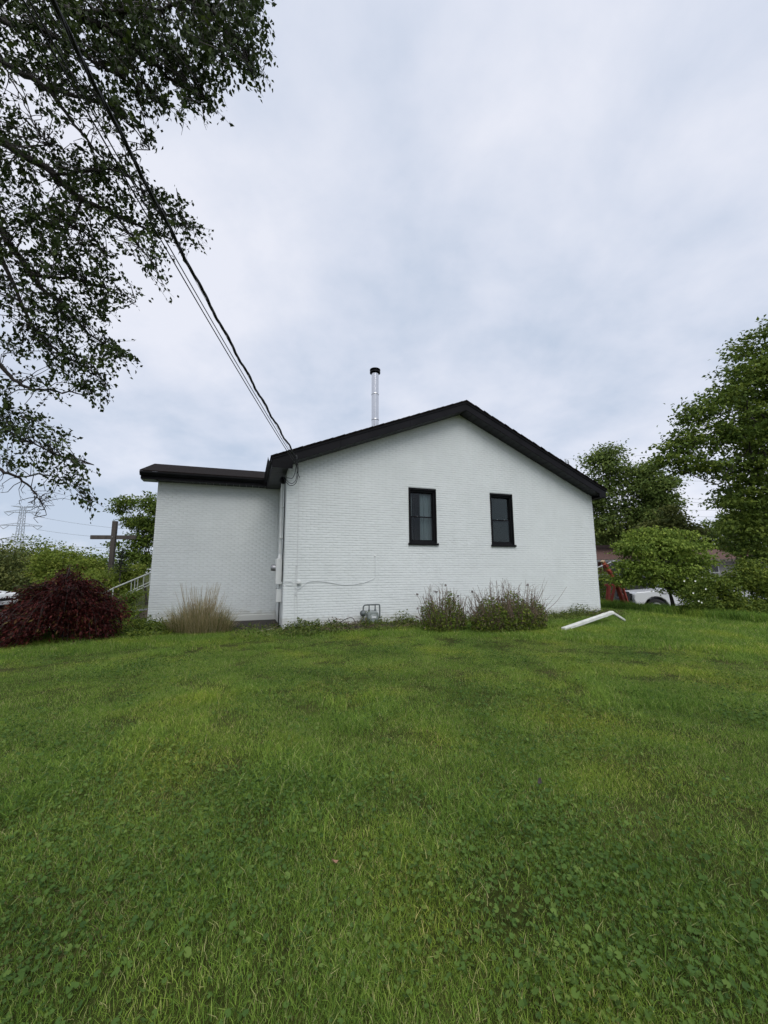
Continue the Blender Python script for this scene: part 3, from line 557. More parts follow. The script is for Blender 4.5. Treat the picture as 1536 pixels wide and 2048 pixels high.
def bush(name, label, base, clumps, n, lsize, mat, bark, cat='bush', group=None, stems=14, sr=0.012, **kw):
    base = np.array(base, float); t = empty(name, label, cat, base, 0, group); a = dict(spray=9, sh=0.10, sv=0.05, shell=2.0); g = {k: kw.pop(k) for k in list(kw) if k in a}; a.update(g)
    P, d, q, S = clump_points(clumps, n, **a); P[:, 2] = np.maximum(P[:, 2], base[2] + 0.02)
    mb = MB(); limbs(mb, (0, 0, -0.05), S - base, stems, sr); mb.build('stems', bark, t)
    o = obj('foliage', leaf_mesh('foliage', P - base, lsize, kw.get('asp', 0.55), kw.get('up', 0.7), 0.75, kw.get('droop', 0.35), mat, dirs=d, rnd=q), None, t); return t
def cl(x, y, d, rx, ry=None, rz=None):
    p = px(x, y, d); ry = rx if ry is None else ry; rz = rx * 0.8 if rz is None else rz; return (p[0], p[1], p[2], rx, ry, rz)
def base_at(x, d):
    p = px(x, 1142, d); return np.array([p[0], p[1], float(gz(p[0], p[1]))])

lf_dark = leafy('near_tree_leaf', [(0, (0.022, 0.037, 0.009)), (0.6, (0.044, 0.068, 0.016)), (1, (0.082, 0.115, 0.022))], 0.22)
lf_mid = leafy('maple_leaf', [(0, (0.059, 0.097, 0.019)), (0.55, (0.115, 0.170, 0.029)), (1, (0.218, 0.269, 0.046))], 0.30)
lf_mid2 = leafy('far_tree_leaf', [(0, (0.078, 0.122, 0.033)), (0.55, (0.141, 0.199, 0.048)), (1, (0.249, 0.304, 0.073))], 0.30)
lf_dog = leafy('dogwood_leaf', [(0, (0.093, 0.150, 0.028)), (0.5, (0.189, 0.269, 0.045)), (1, (0.334, 0.413, 0.077))], 0.35)
lf_bush = leafy('bush_leaf', [(0, (0.062, 0.100, 0.020)), (0.5, (0.120, 0.172, 0.027)), (1, (0.238, 0.278, 0.042))], 0.30)
lf_lime = leafy('lime_bush_leaf', [(0, (0.091, 0.132, 0.022)), (0.5, (0.158, 0.216, 0.031)), (1, (0.280, 0.310, 0.058))], 0.35)
lf_olive = leafy('olive_bush_leaf', [(0, (0.064, 0.086, 0.027)), (0.5, (0.119, 0.143, 0.041)), (1, (0.214, 0.224, 0.061))], 0.3)
lf_red = leafy('red_maple_leaf', [(0, (0.025, 0.008, 0.006)), (0.5, (0.062, 0.014, 0.013)), (0.85, (0.140, 0.029, 0.023)), (1, (0.132, 0.097, 0.028))], 0.25)
lf_vine = leafy('reddish_vine_leaf', [(0, (0.045, 0.020, 0.014)), (1, (0.13, 0.055, 0.035))], 0.3)
lf_conif = leafy('conifer_needle', [(0, (0.012, 0.022, 0.014)), (1, (0.032, 0.050, 0.028))], 0.1)
lf_ivy = leafy('ground_ivy_leaf', [(0, (0.055, 0.086, 0.018)), (0.6, (0.111, 0.157, 0.032)), (1, (0.204, 0.222, 0.061))], 0.25)
lf_litter = leafy('leaf_litter', [(0, (0.06, 0.042, 0.026)), (0.6, (0.15, 0.11, 0.066)), (1, (0.26, 0.22, 0.15))], 0.1)
lf_straw = leafy('dry_grass_blade', [(0, (0.08, 0.11, 0.03)), (0.3, (0.20, 0.19, 0.075)), (0.65, (0.40, 0.33, 0.17)), (1, (0.52, 0.45, 0.28))], 0.25)

# ------------------------------------------------------------------ big tree overhanging from the side
def overhang_tree():
    r = np.random.default_rng(21); base = np.array([-7.2, 4.4, float(gz(-7.2, 4.4))])
    t = empty('shade_tree', 'large dark leafed tree whose branches hang over the lawn under the cables', 'tree', base)
    mb = MB(); tp = spline([base - [0, 0, .3], base + [0.05, 0.05, 2.0], base + [0.2, 0.1, 4.5], base + [0.5, 0.1, 7.5], base + [0.8, 0.0, 10.5]], 6)
    mb.tube(tp - base, np.interp(np.linspace(0, 1, len(tp)), [0, 0.1, 0.5, 1], [0.36, 0.27, 0.19, 0.06]), 12)
    def tk(z): k = np.argmin(abs(tp[:, 2] - z)); return tp[k]
    paths = []
    def limb(pts, r0, r1=0.008):
        P = spline(pts, 6); P[1:-1] += r.normal(0, 0.012, P[1:-1].shape); mb.tube(P - base, np.linspace(r0, r1, len(P)), 7, cap=False); paths.append(P)
    q = lambda *a: [px(x, y, d * 1.14) for x, y, d in a]
    limb([tk(5.0)] + q((-90, 60, 5.2), (0, 122, 5.2), (91, 175, 5.2), (150, 250, 5.3), (215, 330, 5.4)), 0.075)
    limb([tk(4.2)] + q((-90, 230, 5.4), (0, 281, 5.4), (91, 336, 5.5), (164, 398, 5.6), (226, 427, 5.7), (277, 452, 5.7), (345, 478, 5.8)), 0.085)
    limb([tk(7.0)] + q((-20, -120, 4.8), (139, 22, 4.8), (226, 62, 4.9), (277, 106, 5.0), (360, 170, 5.1), (415, 205, 5.1)), 0.075)
    limb([tk(8.0)] + q((200, -140, 4.7), (330, -40, 4.7), (420, 20, 4.8), (480, 90, 4.9), (508, 145, 4.9)), 0.06)
    limb(q((139, 22, 4.8), (300, 20, 4.7), (420, -15, 4.6), (515, -5, 4.6)), 0.03)
    limb([tk(3.4)] + q((-90, 400, 5.6), (30, 505, 5.7), (73, 565, 5.8), (120, 605, 5.8), (175, 664, 5.9), (245, 712, 6.0)), 0.07)
    limb([tk(2.9)] + q((-90, 670, 5.8), (0, 733, 5.9), (55, 777, 6.0), (100, 780, 6.0), (180, 790, 6.0)), 0.05)
    limb([tk(2.3)] + q((-90, 900, 6.0), (0, 940, 6.0), (47, 963, 6.1), (75, 995, 6.2), (93, 1030, 6.2)), 0.04, 0.004)
    limb(q((0, 850, 6.0), (60, 885, 6.0), (130, 915, 6.0), (188, 930, 6.0)), 0.02, 0.004); limb([tk(2.6)] + q((-90, 800, 5.9), (0, 850, 6.0)), 0.03, 0.02)
    limb(q((30, 955, 6.1), (90, 950, 6.1), (150, 975, 6.1), (184, 1012, 6.1)), 0.014, 0.003)
    limb(q((60, 550, 5.7), (150, 560, 5.7), (220, 580, 5.8), (272, 604, 5.8)), 0.03, 0.004)
    limb(q((110, 350, 5.5), (190, 340, 5.4), (250, 350, 5.4), (300, 400, 5.5), (380, 460, 5.6)), 0.028, 0.004)
    limb(q((226, 427, 5.7), (270, 480, 5.7), (300, 520, 5.7), (325, 565, 5.7)), 0.022, 0.004)
    limb(q((164, 398, 5.6), (150, 450, 5.6), (190, 480, 5.6), (215, 510, 5.6)), 0.02, 0.004)
    limb(q((91, 175, 5.2), (180, 200, 5.1), (240, 230, 5.1), (300, 300, 5.2)), 0.03, 0.004)
    limb(q((0, 122, 5.2), (40, 190, 5.2), (70, 250, 5.2), (95, 290, 5.2)), 0.012, 0.003)
    limb(q((0, 40, 5.0), (100, 70, 4.9), (200, 130, 4.9), (280, 180, 5.0), (330, 215, 5.1)), 0.035, 0.004)
    limb(q((0, 505, 5.6), (60, 640, 5.8), (110, 700, 5.9), (180, 740, 6.0), (215, 770, 6.0)), 0.03, 0.004)
    # leafy masses: px x, y, rx, ry, depth, leaves
    cls = [(60, 40, 90, 60, 5.0, 900), (190, 40, 110, 60, 4.8, 1100), (320, 40, 110, 65, 4.8, 1150), (430, 50, 75, 70, 4.7, 900), (490, 95, 36, 55, 4.9, 420), (500, 15, 40, 25, 4.7, 260),
           (400, 130, 70, 60, 4.95, 650), (300, 130, 90, 55, 4.95, 800), (180, 130, 100, 55, 5.0, 800), (70, 130, 90, 50, 5.1, 500), (505, 140, 20, 20, 4.9, 110), (425, 190, 16, 24, 5.1, 90), (345, 195, 60, 30, 5.05, 260),
           (250, 205, 65, 38, 5.1, 380), (130, 210, 60, 35, 5.2, 240), (285, 275, 20, 26, 5.2, 90), (20, 250, 30, 40, 5.3, 130), (50, 290, 75, 40, 5.4, 420), (240, 235, 40, 30, 5.15, 160),
           (150, 330, 70, 50, 5.45, 520), (245, 340, 45, 45, 5.4, 300), (60, 390, 95, 70, 5.5, 950), (180, 410, 80, 50, 5.6, 620), (280, 430, 65, 55, 5.6, 520), (340, 435, 42, 40, 5.65, 230), (375, 470, 24, 24, 5.7, 110), (385, 455, 16, 16, 5.7, 50),
           (310, 520, 26, 42, 5.7, 170), (325, 565, 12, 14, 5.7, 40), (250, 500, 18, 22, 5.6, 40), (60, 490, 90, 70, 5.6, 950), (150, 500, 75, 55, 5.65, 620), (200, 540, 34, 40, 5.7, 190), (255, 590, 26, 20, 5.8, 100), (60, 590, 90, 70, 5.75, 800), (150, 600, 75, 50, 5.8, 520), (210, 605, 30, 28, 5.8, 120),
           (60, 690, 70, 40, 5.85, 330), (140, 670, 75, 45, 5.9, 460), (215, 695, 40, 26, 5.95, 200), (245, 715, 24, 16, 6.0, 75), (170, 740, 55, 30, 5.95, 300), (190, 785, 30, 28, 6.0, 140), (110, 770, 50, 34, 6.0, 180), (20, 770, 26, 30, 5.9, 70),
           (15, 840, 40, 40, 5.9, 260), (70, 860, 50, 36, 5.95, 240), (120, 880, 22, 18, 6.0, 60), (30, 905, 40, 30, 6.0, 150), (100, 920, 45, 22, 6.0, 170), (165, 930, 30, 12, 6.0, 60), (130, 955, 45, 18, 6.05, 120), (165, 985, 26, 22, 6.1, 80), (182, 1010, 8, 10, 6.1, 16), (-60, 300, 80, 300, 5.4, 900), (-70, 750, 60, 200, 5.8, 400)]
    C = []; D = []; Q = []
    allp = np.concatenate(paths)
    for (cx, cy, rx, ry, d, n) in cls:
        m = max(2, int(n * (1.12 if cy < 230 else 1.05 if cy < 640 else 1.2)) // 12)
        for _ in range(m):
            a = r.random() * 6.283; rr = math.sqrt(r.random()); c = px(cx + rx * rr * math.cos(a), cy + ry * rr * math.sin(a), d * 1.14 + r.normal(0, 0.35))
            # a drooping twig that starts towards the nearest limb
            k = np.argmin(((allp - c) ** 2).sum(1)); v = norm(c - allp[k] + r.normal(0, 0.05, 3)); v = norm(v * 0.6 + np.array([0.45, 0.1, -0.55]) + r.normal(0, 0.35, 3)); L = r.uniform(0.30, 0.62)
            s0 = c - v * L * 0.5; s1 = c + v * L * 0.5
            if r.random() < 0.8:
                st = allp[k]; mb.tube(np.array([st, (st + s0) / 2 + r.normal(0, .03, 3) + np.array([0, 0, .03]), s0 + r.normal(0, 0.01, 3), c + r.normal(0, 0.012, 3), s1]) - base, [0.008, 0.0065, 0.005, 0.0035, 0.0015], 3, cap=False)
            u = np.linspace(0.0, 1.0, 12)[:, None]; pts = s0 * (1 - u) + s1 * u + r.normal(0, 0.026, (12, 3)); C.append(pts); D.append(np.tile(v, (12, 1)) + r.normal(0, 0.4, (12, 3))); Q.append(np.clip(r.normal(0.42, 0.22) + r.normal(0, 0.16, 12), 0, 1))
    # bare twigs
    for (x, y, d, n) in ((80, 1000, 6.2, 26), (395, 215, 5.1, 14), (85, 250, 5.2, 10), (200, 270, 5.2, 14), (240, 470, 5.6, 10), (20, 985, 6.1, 8), (105, 835, 6.0, 8), (130, 310, 5.4, 8), (215, 735, 6.0, 5)):
        for _ in range(n):
            p = px(x + r.normal(0, 16), y + r.normal(0, 16), d * 1.14 + r.normal(0, .1)); v = norm(np.array([0.5, 0.1, -0.6]) + r.normal(0, 0.6, 3)); L = r.uniform(.1, .3); e = p + v * L; w = norm(v + r.normal(0, .6, 3))
            k = np.argmin(((allp - p) ** 2).sum(1)); far_ = np.linalg.norm(allp[k] - p)
            if far_ > .30: continue
            mb.tube(np.array([allp[k], (allp[k] + p) / 2 + r.normal(0, .03, 3), p]) - base, [.007, .006, .005], 4, cap=False)
            mb.tube(np.array([p, p + v * L * .5 + r.normal(0, .015, 3), e]) - base, [.005, .0035, .002], 4, cap=False); mb.tube(np.array([p + v * L * .5, p + v * L * .5 + w * L * .3, p + v * L * .5 + w * L * .5 + r.normal(0, .015, 3)]) - base, [.0035, .0025, .0015], 3, cap=False)
    mb.build('trunk', m_bark, t)
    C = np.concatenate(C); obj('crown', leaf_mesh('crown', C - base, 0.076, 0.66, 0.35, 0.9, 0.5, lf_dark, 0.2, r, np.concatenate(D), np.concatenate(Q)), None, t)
overhang_tree()

# ------------------------------------------------------------------ trees and shrubs beyond the house
rj = np.random.default_rng(5)
def scatter_clumps(spec, extra=0):
    return [cl(*s) for s in spec]
tree('maple_tree', 'tall spreading maple beside the neighbour house with branches reaching towards the gable', base_at(1560, 18.5),
     scatter_clumps([(1500, 760, 18, 1.3), (1560, 700, 18.5, 1.9), (1450, 800, 17.6, 0.9), (1395, 830, 17.3, 0.75), (1500, 850, 17.5, 1.3), (1440, 870, 17.2, 0.9), (1375, 880, 17, 0.75), (1345, 905, 17, 0.62), (1420, 925, 17.2, 0.7), (1370, 935, 17, 0.5), (1325, 925, 17, 0.42),
                     (1500, 930, 17.8, 1.2), (1580, 850, 18.5, 2.2), (1580, 980, 18.5, 2.2), (1490, 990, 17.8, 1.1), (1455, 1000, 17.4, 0.6), (1500, 1050, 17.8, 1.1), (1460, 1050, 17.6, 0.55), (1520, 1110, 17.6, 1.0), (1470, 1085, 18.2, 0.5), (1440, 955, 17.4, 0.4), (1600, 780, 18.5, 2.4)]),
     42000, 0.18, lf_mid, m_bark, 0.26, spray=26, sh=0.30, sv=0.065, nl=60, forks=px(1560, 760, 18.5))
tree('ash_tree', 'bushy green tree with a pale trunk standing behind the gable corner', base_at(1233, 30),
     scatter_clumps([(1215, 930, 30, 1.5), (1200, 985, 30, 1.6), (1245, 960, 30, 1.4), (1215, 1035, 30, 1.7), (1190, 1060, 30, 1.4), (1265, 1010, 30, 1.4), (1250, 1065, 30.5, 1.3), (1175, 1010, 30.5, 1.2), (1220, 905, 30, 0.9), (1190, 920, 30.3, 0.7), (1205, 1085, 34, 1.6), (1240, 1090, 34, 1.5), (1280, 1090, 34, 1.4)]),
     24000, 0.21, lf_mid2, m_bark_pale, 0.20, spray=20, sh=0.36, sv=0.10, nl=22)
tree('linden_tree', 'bushy green tree half hidden behind the ash tree, over the brown roof', base_at(1310, 29),
     scatter_clumps([(1305, 975, 29, 1.4), (1325, 1010, 29, 1.2), (1300, 1040, 29, 1.5), (1335, 965, 29, 0.7), (1290, 945, 29.4, 0.9), (1338, 1045, 29, 0.9)]),
     15000, 0.21, lf_mid2, m_bark, 0.18, spray=20, sh=0.36, sv=0.10, nl=18)
tree('box_elder_tree', 'loose yellowish green tree rising behind the small round crowned tree', base_at(1345, 23),
     scatter_clumps([(1345, 1045, 23, 0.9), (1320, 1065, 23, 0.9), (1365, 1065, 23, 0.8), (1340, 1020, 23, 0.55), (1390, 1070, 23, 0.8), (1300, 1060, 23.3, 0.8), (1345, 1090, 23, 1.2)]),
     9000, 0.17, lf_olive, m_bark, 0.08, spray=10, sh=0.2, sv=0.07, nl=18)
def conifer(name, label, base, h, rad, n, mat, blen=1.0, bare=0.0):
    base = np.array(base, float); t = empty(name, label, 'conifer', base); mb = MB(); mb.tube([(0, 0, -.2), (0, 0, h * .5), (0, 0, h)], [h * .016 + .012, h * .009 + .008, .006], 7); C = []; D = []
    for z in np.arange(h * (0.12 + bare), h * .98, h / 26):
        f = 1 - (z / h - bare) / (1 - bare) * 0.97 if z > bare * h else 1
        for k in range(6):
            a = rj.random() * 6.283; L = rad * f * rj.uniform(.7, 1.1) + 0.05; e = np.array([math.cos(a) * L, math.sin(a) * L, z - L * .15 + 0.25 * L]); mb.tube([(0, 0, z), (e * [.5, .5, 1] + [0, 0, -L * .08]), e], [.012, .008, .003], 4, cap=False)
            m = max(3, int(n * f / 150)); u = rj.random((m, 1)) ** .7; C.append(np.array([0, 0, z]) * (1 - u) + e * u + rj.normal(0, .04, (m, 3))); D.append(np.tile(norm(e - [0, 0, z]), (m, 1)))
    mb.build('trunk', m_bark, t); C = np.concatenate(C); obj('crown', leaf_mesh('crown', C, 0.14, 0.22, .4, .7, .2, mat, dirs=np.concatenate(D), r=rj), None, t)
conifer('conifer', 'dark pointed conifer top showing above the shrubs by the neighbour house', base_at(1388, 27), 5.2, 1.3, 2600, lf_conif)
conifer('young_conifer', 'slim dark young conifer on a bare stem beside the timber cross', base_at(241, 13.2) + [0, 0, 0], 2.25, 0.27, 700, lf_conif, bare=0.55)
tree('dogwood_tree', 'small round crowned light green tree in front of the white pickup', base_at(1340, 14.3),
     scatter_clumps([(1265, 1100, 14.2, 0.55, 0.7, 0.42), (1310, 1090, 14.2, 0.75, 0.8, 0.55), (1350, 1100, 14.2, 0.7, 0.8, 0.5), (1385, 1120, 14.2, 0.5, 0.7, 0.42), (1252, 1135, 14.1, 0.38, 0.5, 0.32), (1290, 1140, 14, 0.75, 0.8, 0.42), (1350, 1145, 14.1, 0.8, 0.8, 0.40), (1395, 1150, 14.2, 0.35, .5, .3), (1240, 1162, 14.1, 0.25, .4, .16), (1265, 1072, 14.3, .3, .4, .2), (1400, 1090, 14.6, .3, .4, .25), (1300, 1165, 13.9, .5, .5, .22), (1360, 1172, 14.0, .5, .5, .22), (1255, 1165, 14.0, .35, .4, .2), (1330, 1068, 14.4, .4, .4, .2), (1405, 1170, 14.1, .3, .4, .2), (1385, 1182, 13.8, .4, .4, .2), (1248, 1088, 14.3, .2, .3, .2), (1372, 1068, 14.4, .22, .3, .2), (1290, 1062, 14.3, .18, .3, .18), (1415, 1128, 14.4, .22, .3, .16), (1345, 1183, 14.0, .3, .4, .12)]),
     17500, 0.105, lf_dog, m_bark, 0.085, spray=16, sh=0.15, sv=0.04, nl=40, forks=px(1325, 1120, 14.2), droop=0.6)
bush('forsythia_bush', 'broad green bush at the lawn edge beneath the tall maple', base_at(1480, 13.2),
     scatter_clumps([(1440, 1180, 13, 0.55, .6, .45), (1490, 1160, 13.2, 0.65, .7, .5), (1540, 1165, 13.4, 0.8, .8, .6), (1465, 1210, 12.8, 0.6, .6, .35), (1520, 1215, 12.8, 0.7, .6, .4), (1590, 1180, 13.5, .9, .8, .7), (1500, 1135, 13.4, .35, .4, .3)]),
     20000, 0.09, lf_bush, m_bark, sh=.12, stems=30)
rb = bush('rose_bush', 'dark green rose bush with a few white blossoms before the pickup door', base_at(1405, 12.9),
     scatter_clumps([(1400, 1185, 12.9, 0.30, .4, .42), (1415, 1210, 12.7, 0.38, .4, .28), (1385, 1212, 12.8, 0.26, .35, .25), (1420, 1165, 13.1, .25, .3, .3), (1375, 1192, 12.9, .2, .3, .25)]), 6500, 0.07, lf_mid, m_bark, stems=14)
for (x, y) in ((1397, 1202), (1403, 1205), (1386, 1186), (1368, 1162), (1390, 1162), (1411, 1178)):
    p = px(x, y, 12.45) - np.array(rb.location); mb = MB()
    for k in range(7):
        a = k * 0.9; mb.add([p, p + np.array([math.cos(a), -.3, math.sin(a)]) * .022, p + np.array([math.cos(a + .5), -.6, math.sin(a + .5)]) * .030, p + np.array([math.cos(a + .9), -.3, math.sin(a + .9)]) * .022], [(0, 1, 2, 3)])
    mb.build('blossom', m_flower, rb)
tree('sycamore_tree', 'dark mass of tall shrubby tree behind the deck of the neighbour house', base_at(1475, 33),
     scatter_clumps([(1400, 1075, 33, 1.1), (1440, 1060, 33, 1.4), (1490, 1040, 33, 1.8), (1540, 1040, 33, 2.2), (1420, 1095, 33, 1.0), (1470, 1090, 33, 1.4), (1530, 1095, 33, 1.8)]), 11000, 0.26, lf_mid2, m_bark, 0.12, spray=10, sh=.3, sv=.1, nl=14)
bush('wall_shrub', 'dark shrub close behind the house corner beside the red trestle', base_at(1208, 17.5),
     scatter_clumps([(1205, 1175, 17.4, .32, .5, .6), (1200, 1205, 17.2, .3, .5, .4), (1215, 1150, 17.6, .25, .4, .25), (1190, 1160, 17.6, .5, .5, .6)]), 2200, 0.09, lf_mid, m_bark, stems=12)
bush('creeper_vine', 'reddish brown creeper hanging from the eave of the neighbour deck', px(1478, 1150, 24),
     scatter_clumps([(1470, 1100, 23.8, .45, .2, .2), (1480, 1115, 23.8, .22, .2, .55), (1452, 1098, 23.8, .3, .2, .15), (1490, 1108, 23.8, .2, .2, .3)]), 900, 0.10, lf_vine, m_twig_dark, cat='vine', stems=8)

# beyond the drive on the other side
bush('olive_hedge', 'tall olive green hedge behind the white car', base_at(10, 24),
     scatter_clumps([(-40, 1135, 24, 1.6, 1, 1.5), (10, 1130, 24, 1.3, 1, 1.3), (50, 1140, 24, 1.0, 1, 1.2), (30, 1170, 23.5, 1.2, 1, .9), (70, 1165, 23.6, .7, .8, .9), (-30, 1175, 23.5, 1.4, 1, 1.0)]), 10000, 0.17, lf_olive, m_bark, stems=24, sr=.03, sh=.2, sv=.08)
bush('lime_bush', 'bright yellowish green bush mass before the olive hedge', base_at(140, 20),
     scatter_clumps([(100, 1135, 20, .8, .8, .7), (140, 1125, 20, .9, .8, .65), (175, 1140, 19.5, .7, .8, .7), (120, 1165, 19.3, .9, .8, .6), (170, 1170, 19.2, .8, .8, .6), (90, 1115, 20.4, .5, .6, .4), (200, 1160, 18.6, .5, .6, .5)]), 13000, 0.13, lf_lime, m_bark, stems=30, sr=.03, sh=.16, sv=.07)
for i, (x, yt, d, rr, mt, lab) in enumerate(((60, 1092, 42, 2.6, lf_bush, 'distant tree crown at the foot of the near pylon'), (110, 1098, 44, 2.0, lf_lime, 'low distant tree between the pylon and the round crowned one'), (170, 1108, 40, 1.6, lf_bush, 'distant round crowned tree just before the cross beam'), (5, 1100, 40, 2.4, lf_olive, 'distant olive tree at the picture edge below the pylon'), (210, 1115, 38, 1.6, lf_mid2, 'distant tree seen directly behind the cross post'))):
    b = base_at(x, d); c = [cl(x, yt + 10, d, rr, rr, rr * .75), cl(x - 12, yt + 22, d, rr * .8), cl(x + 14, yt + 24, d, rr * .8), cl(x, yt + 40, d, rr * 1.1)]
    tree('distant_tree', lab, b, c, 2600, 0.24, mt, m_bark, 0.12, 'distant trees along the drive', spray=9, sh=.3, sv=.12, nl=10)
tree('locust_tree', 'airy dark green tree rising behind the wing beside the timber cross', base_at(300, 21),
     scatter_clumps([(255, 1005, 21, .62, .8, .4), (240, 1020, 21, .4, .6, .3), (270, 1045, 21, .8, .8, .35), (300, 1005, 21, .6, .8, .6), (285, 1080, 21, .9, .9, .5), (300, 1050, 21.3, .8, .8, .7), (265, 1110, 20.6, .75, .8, .6), (295, 1125, 20.6, .8, .8, .6), (230, 1090, 21, .28, .4, .28), (250, 1140, 20.3, .5, .6, .5), (330, 1040, 21, 1.2, 1, 1.2)]), 12000, 0.14, lf_mid, m_bark, 0.07, spray=9, sh=.16, sv=.06, nl=34, shell=1.8)
bush('yellow_shrub', 'yellowish green shrub round the foot of the timber cross', base_at(235, 13.8),
     scatter_clumps([(210, 1170, 13.4, .45, .5, .4), (245, 1150, 13.6, .42, .5, .38), (235, 1180, 13.3, .5, .5, .35), (265, 1155, 13.7, .3, .4, .3), (195, 1155, 14.2, .35, .4, .3), (275, 1140, 14.4, .25, .3, .25)]), 7000, 0.085, lf_lime, m_bark, stems=24)
bush('stair_shrub', 'fresh green shrub growing under the white stair rail', base_at(262, 11.6),
     scatter_clumps([(255, 1195, 11.6, .32, .3, .22), (240, 1205, 11.4, .28, .3, .25), (275, 1190, 11.8, .22, .3, .2), (258, 1220, 11.3, .3, .3, .2), (245, 1228, 11.0, .3, .3, .18)]), 2600, 0.062, lf_bush, m_bark, stems=16)
bush('ivy_mound', 'low dark green leafy mound between the red maple and the wing', gp(285, 1262),
     [(*gp(x, y, z), rx, ry, rz) for x, y, z, rx, ry, rz in ((262, 1250, .12, .35, .35, .16), (295, 1250, .16, .35, .35, .2), (325, 1252, .15, .3, .3, .17), (275, 1270, .06, .35, .25, .10), (310, 1268, .06, .35, .22, .10), (235, 1265, .08, .3, .25, .12), (345, 1262, .08, .2, .2, .12))], 2900, 0.062, lf_bush, m_bark, stems=12, sr=.006)

# dark red weeping maple
def red_maple():
    r = np.random.default_rng(3); b = gp(98, 1286); b = np.array([b[0], b[1], 0.0]) + np.array([0, 0.35, 0]); D0 = (b - CAM) @ FW
    t = empty('red_maple_shrub', 'mounded dark red weeping maple with fine drooping leaves', 'shrub', b); C = []; D = []; Q = []; mb = MB()
    mb.tube(spline([(0, 0, -.1), (.05, .05, .35), (-.02, 0, .75), (.03, .02, 1.0)], 4), np.linspace(.07, .03, 13), 8)
    tops = []
    for k in range(290):
        a = r.random() * 6.283; R = r.uniform(0.1, 1.05) * (1.15 if math.cos(a) < 0 else 0.88) * (1 + .10 * math.sin(3 * a + 1) + .07 * math.sin(7 * a)); h0 = 1.28 * (1 - 0.50 * (R / 1.12) ** 2) * (0.45 + 0.6 * r.random() + .12 * math.sin(a * 4))
        ax, ay = math.cos(a), math.sin(a); e = np.array([ax * R, ay * R * 0.85, h0]); drop_ = r.uniform(.05, .95) * (0.3 + R / 1.1); tip = e + np.array([ax * .22, ay * .22, -drop_]); tip[2] = max(tip[2], 0.06)
        P = spline([(0, 0, .55), e * [.45, .45, 1] + [0, 0, .06], e, tip], 6); mb.tube(P, np.linspace(.016, .003, len(P)), 4, cap=False)
        m = 130; u = r.random(m) ** .6; idx = (6 + u * (len(P) - 7)); pts = np.stack([np.interp(idx, np.arange(len(P)), P[:, j]) for j in range(3)], 1); T = np.gradient(P, axis=0); tt = np.stack([np.interp(idx, np.arange(len(P)), T[:, j]) for j in range(3)], 1)
        pts = pts + r.normal(0, 1, (m, 3)) * [.12, .12, .035] + [0, 0, -.02]; pts[:, 2] = np.maximum(pts[:, 2], .02); C.append(pts); D.append(norm(tt) + np.array([ax, ay, -.5]) * .5); Q.append(np.clip(r.normal(.45, .2) + r.normal(0, .18, m), 0, 1))
    mb.build('trunk', m_twig_dark, t); C = np.concatenate(C); obj('foliage', leaf_mesh('foliage', C, .085, .34, .8, .5, .3, lf_red, .1, r, np.concatenate(D), np.concatenate(Q)), None, t)
red_maple()

# dry ornamental grass
def blade_mesh(name, B, tipv, width, mat, rnd, seg=4, r=rng):
    """arched grass blades: B base points, tipv tip offsets"""
    n = len(B); u = np.linspace(0, 1, seg + 1); sd = norm(np.cross(tipv, UPV) + r.normal(0, .02, (n, 3))) * width; V = []
    L = np.linalg.norm(tipv, axis=1, keepdims=True)
    for k, q in enumerate(u):
        c = B + tipv * np.array([q, q, 1])[None] * np.array([q, q, (1.55 * q - .55 * q * q)])[None] if False else B + np.stack([tipv[:, 0] * q ** 1.6, tipv[:, 1] * q ** 1.6, tipv[:, 2] * (1.25 * q - .25 * q ** 3)], 1)
        w = sd * (1 - q) ** .7 * .5; V.append(c - w); V.append(c + w)
    V = np.stack(V, 1).reshape(-1, 3); m = 2 * (seg + 1); i = np.arange(n)[:, None] * m
    F = np.concatenate([i + np.array([[2 * k, 2 * k + 1, 2 * k + 3, 2 * k + 2]]) for k in range(seg)], 1).reshape(-1, 4)
    return mesh_np(name, V, F, False, np.repeat(rnd, m), mat)
def dry_grass():
    r = np.random.default_rng(9); b = gp(400, 1266); b[2] = 0; t = empty('dry_grass_clump', 'clump of tan dry ornamental grass against the wing wall', 'ornamental grass', b); n = 2300
    a = r.random(n) * 6.283; R = np.sqrt(r.random(n)) * .58; B = np.stack([np.cos(a) * R * 1.25, np.sin(a) * R * .8, np.zeros(n)], 1)
    h = (1.02 - .62 * R) * (.35 + .75 * r.random(n) ** 1.3); o = (.06 + .75 * R) * r.uniform(.2, 1.1, n); a2 = a + r.normal(0, .6, n); tv = np.stack([np.cos(a2) * o, np.sin(a2) * o, h * r.uniform(.75, 1, n)], 1)
    obj('blades', blade_mesh('blades', B, tv, .012, lf_straw, np.clip(r.normal(.55, .24, n), 0, 1), r=r), None, t)
    n = 420; a = r.random(n) * 6.283; R = .3 + r.random(n) * .3; B = np.stack([np.cos(a) * R * 1.15, np.sin(a) * R * .8, r.uniform(.02, .12, n)], 1); tv = np.stack([np.cos(a) * r.uniform(.1, .35, n), np.sin(a) * r.uniform(.1, .3, n), r.uniform(-.08, .02, n)], 1)
    obj('fallen_blades', blade_mesh('fallen_blades', B, tv, .008, lf_straw, r.random(n), r=r), None, t)
    mb = MB()
    for k in range(110):
        a = r.random() * 6.283; R = r.random() * .35; p = np.array([math.cos(a) * R, math.sin(a) * R * .8, 0]); h = r.uniform(.7, 1.22) * (1.0 if abs(math.cos(a)) > .4 else .95); e = p + np.array([math.cos(a) * .22 + r.normal(0, .05), math.sin(a) * .15, h]); mb.tube(spline([p, p * .4 + e * .6 + r.normal(0, .015, 3), e], 4), [.0045] * 5 + [.004, .0035, .003, .002], 3, cap=False)
    mb.build('stalks', m_straw, t)
dry_grass()

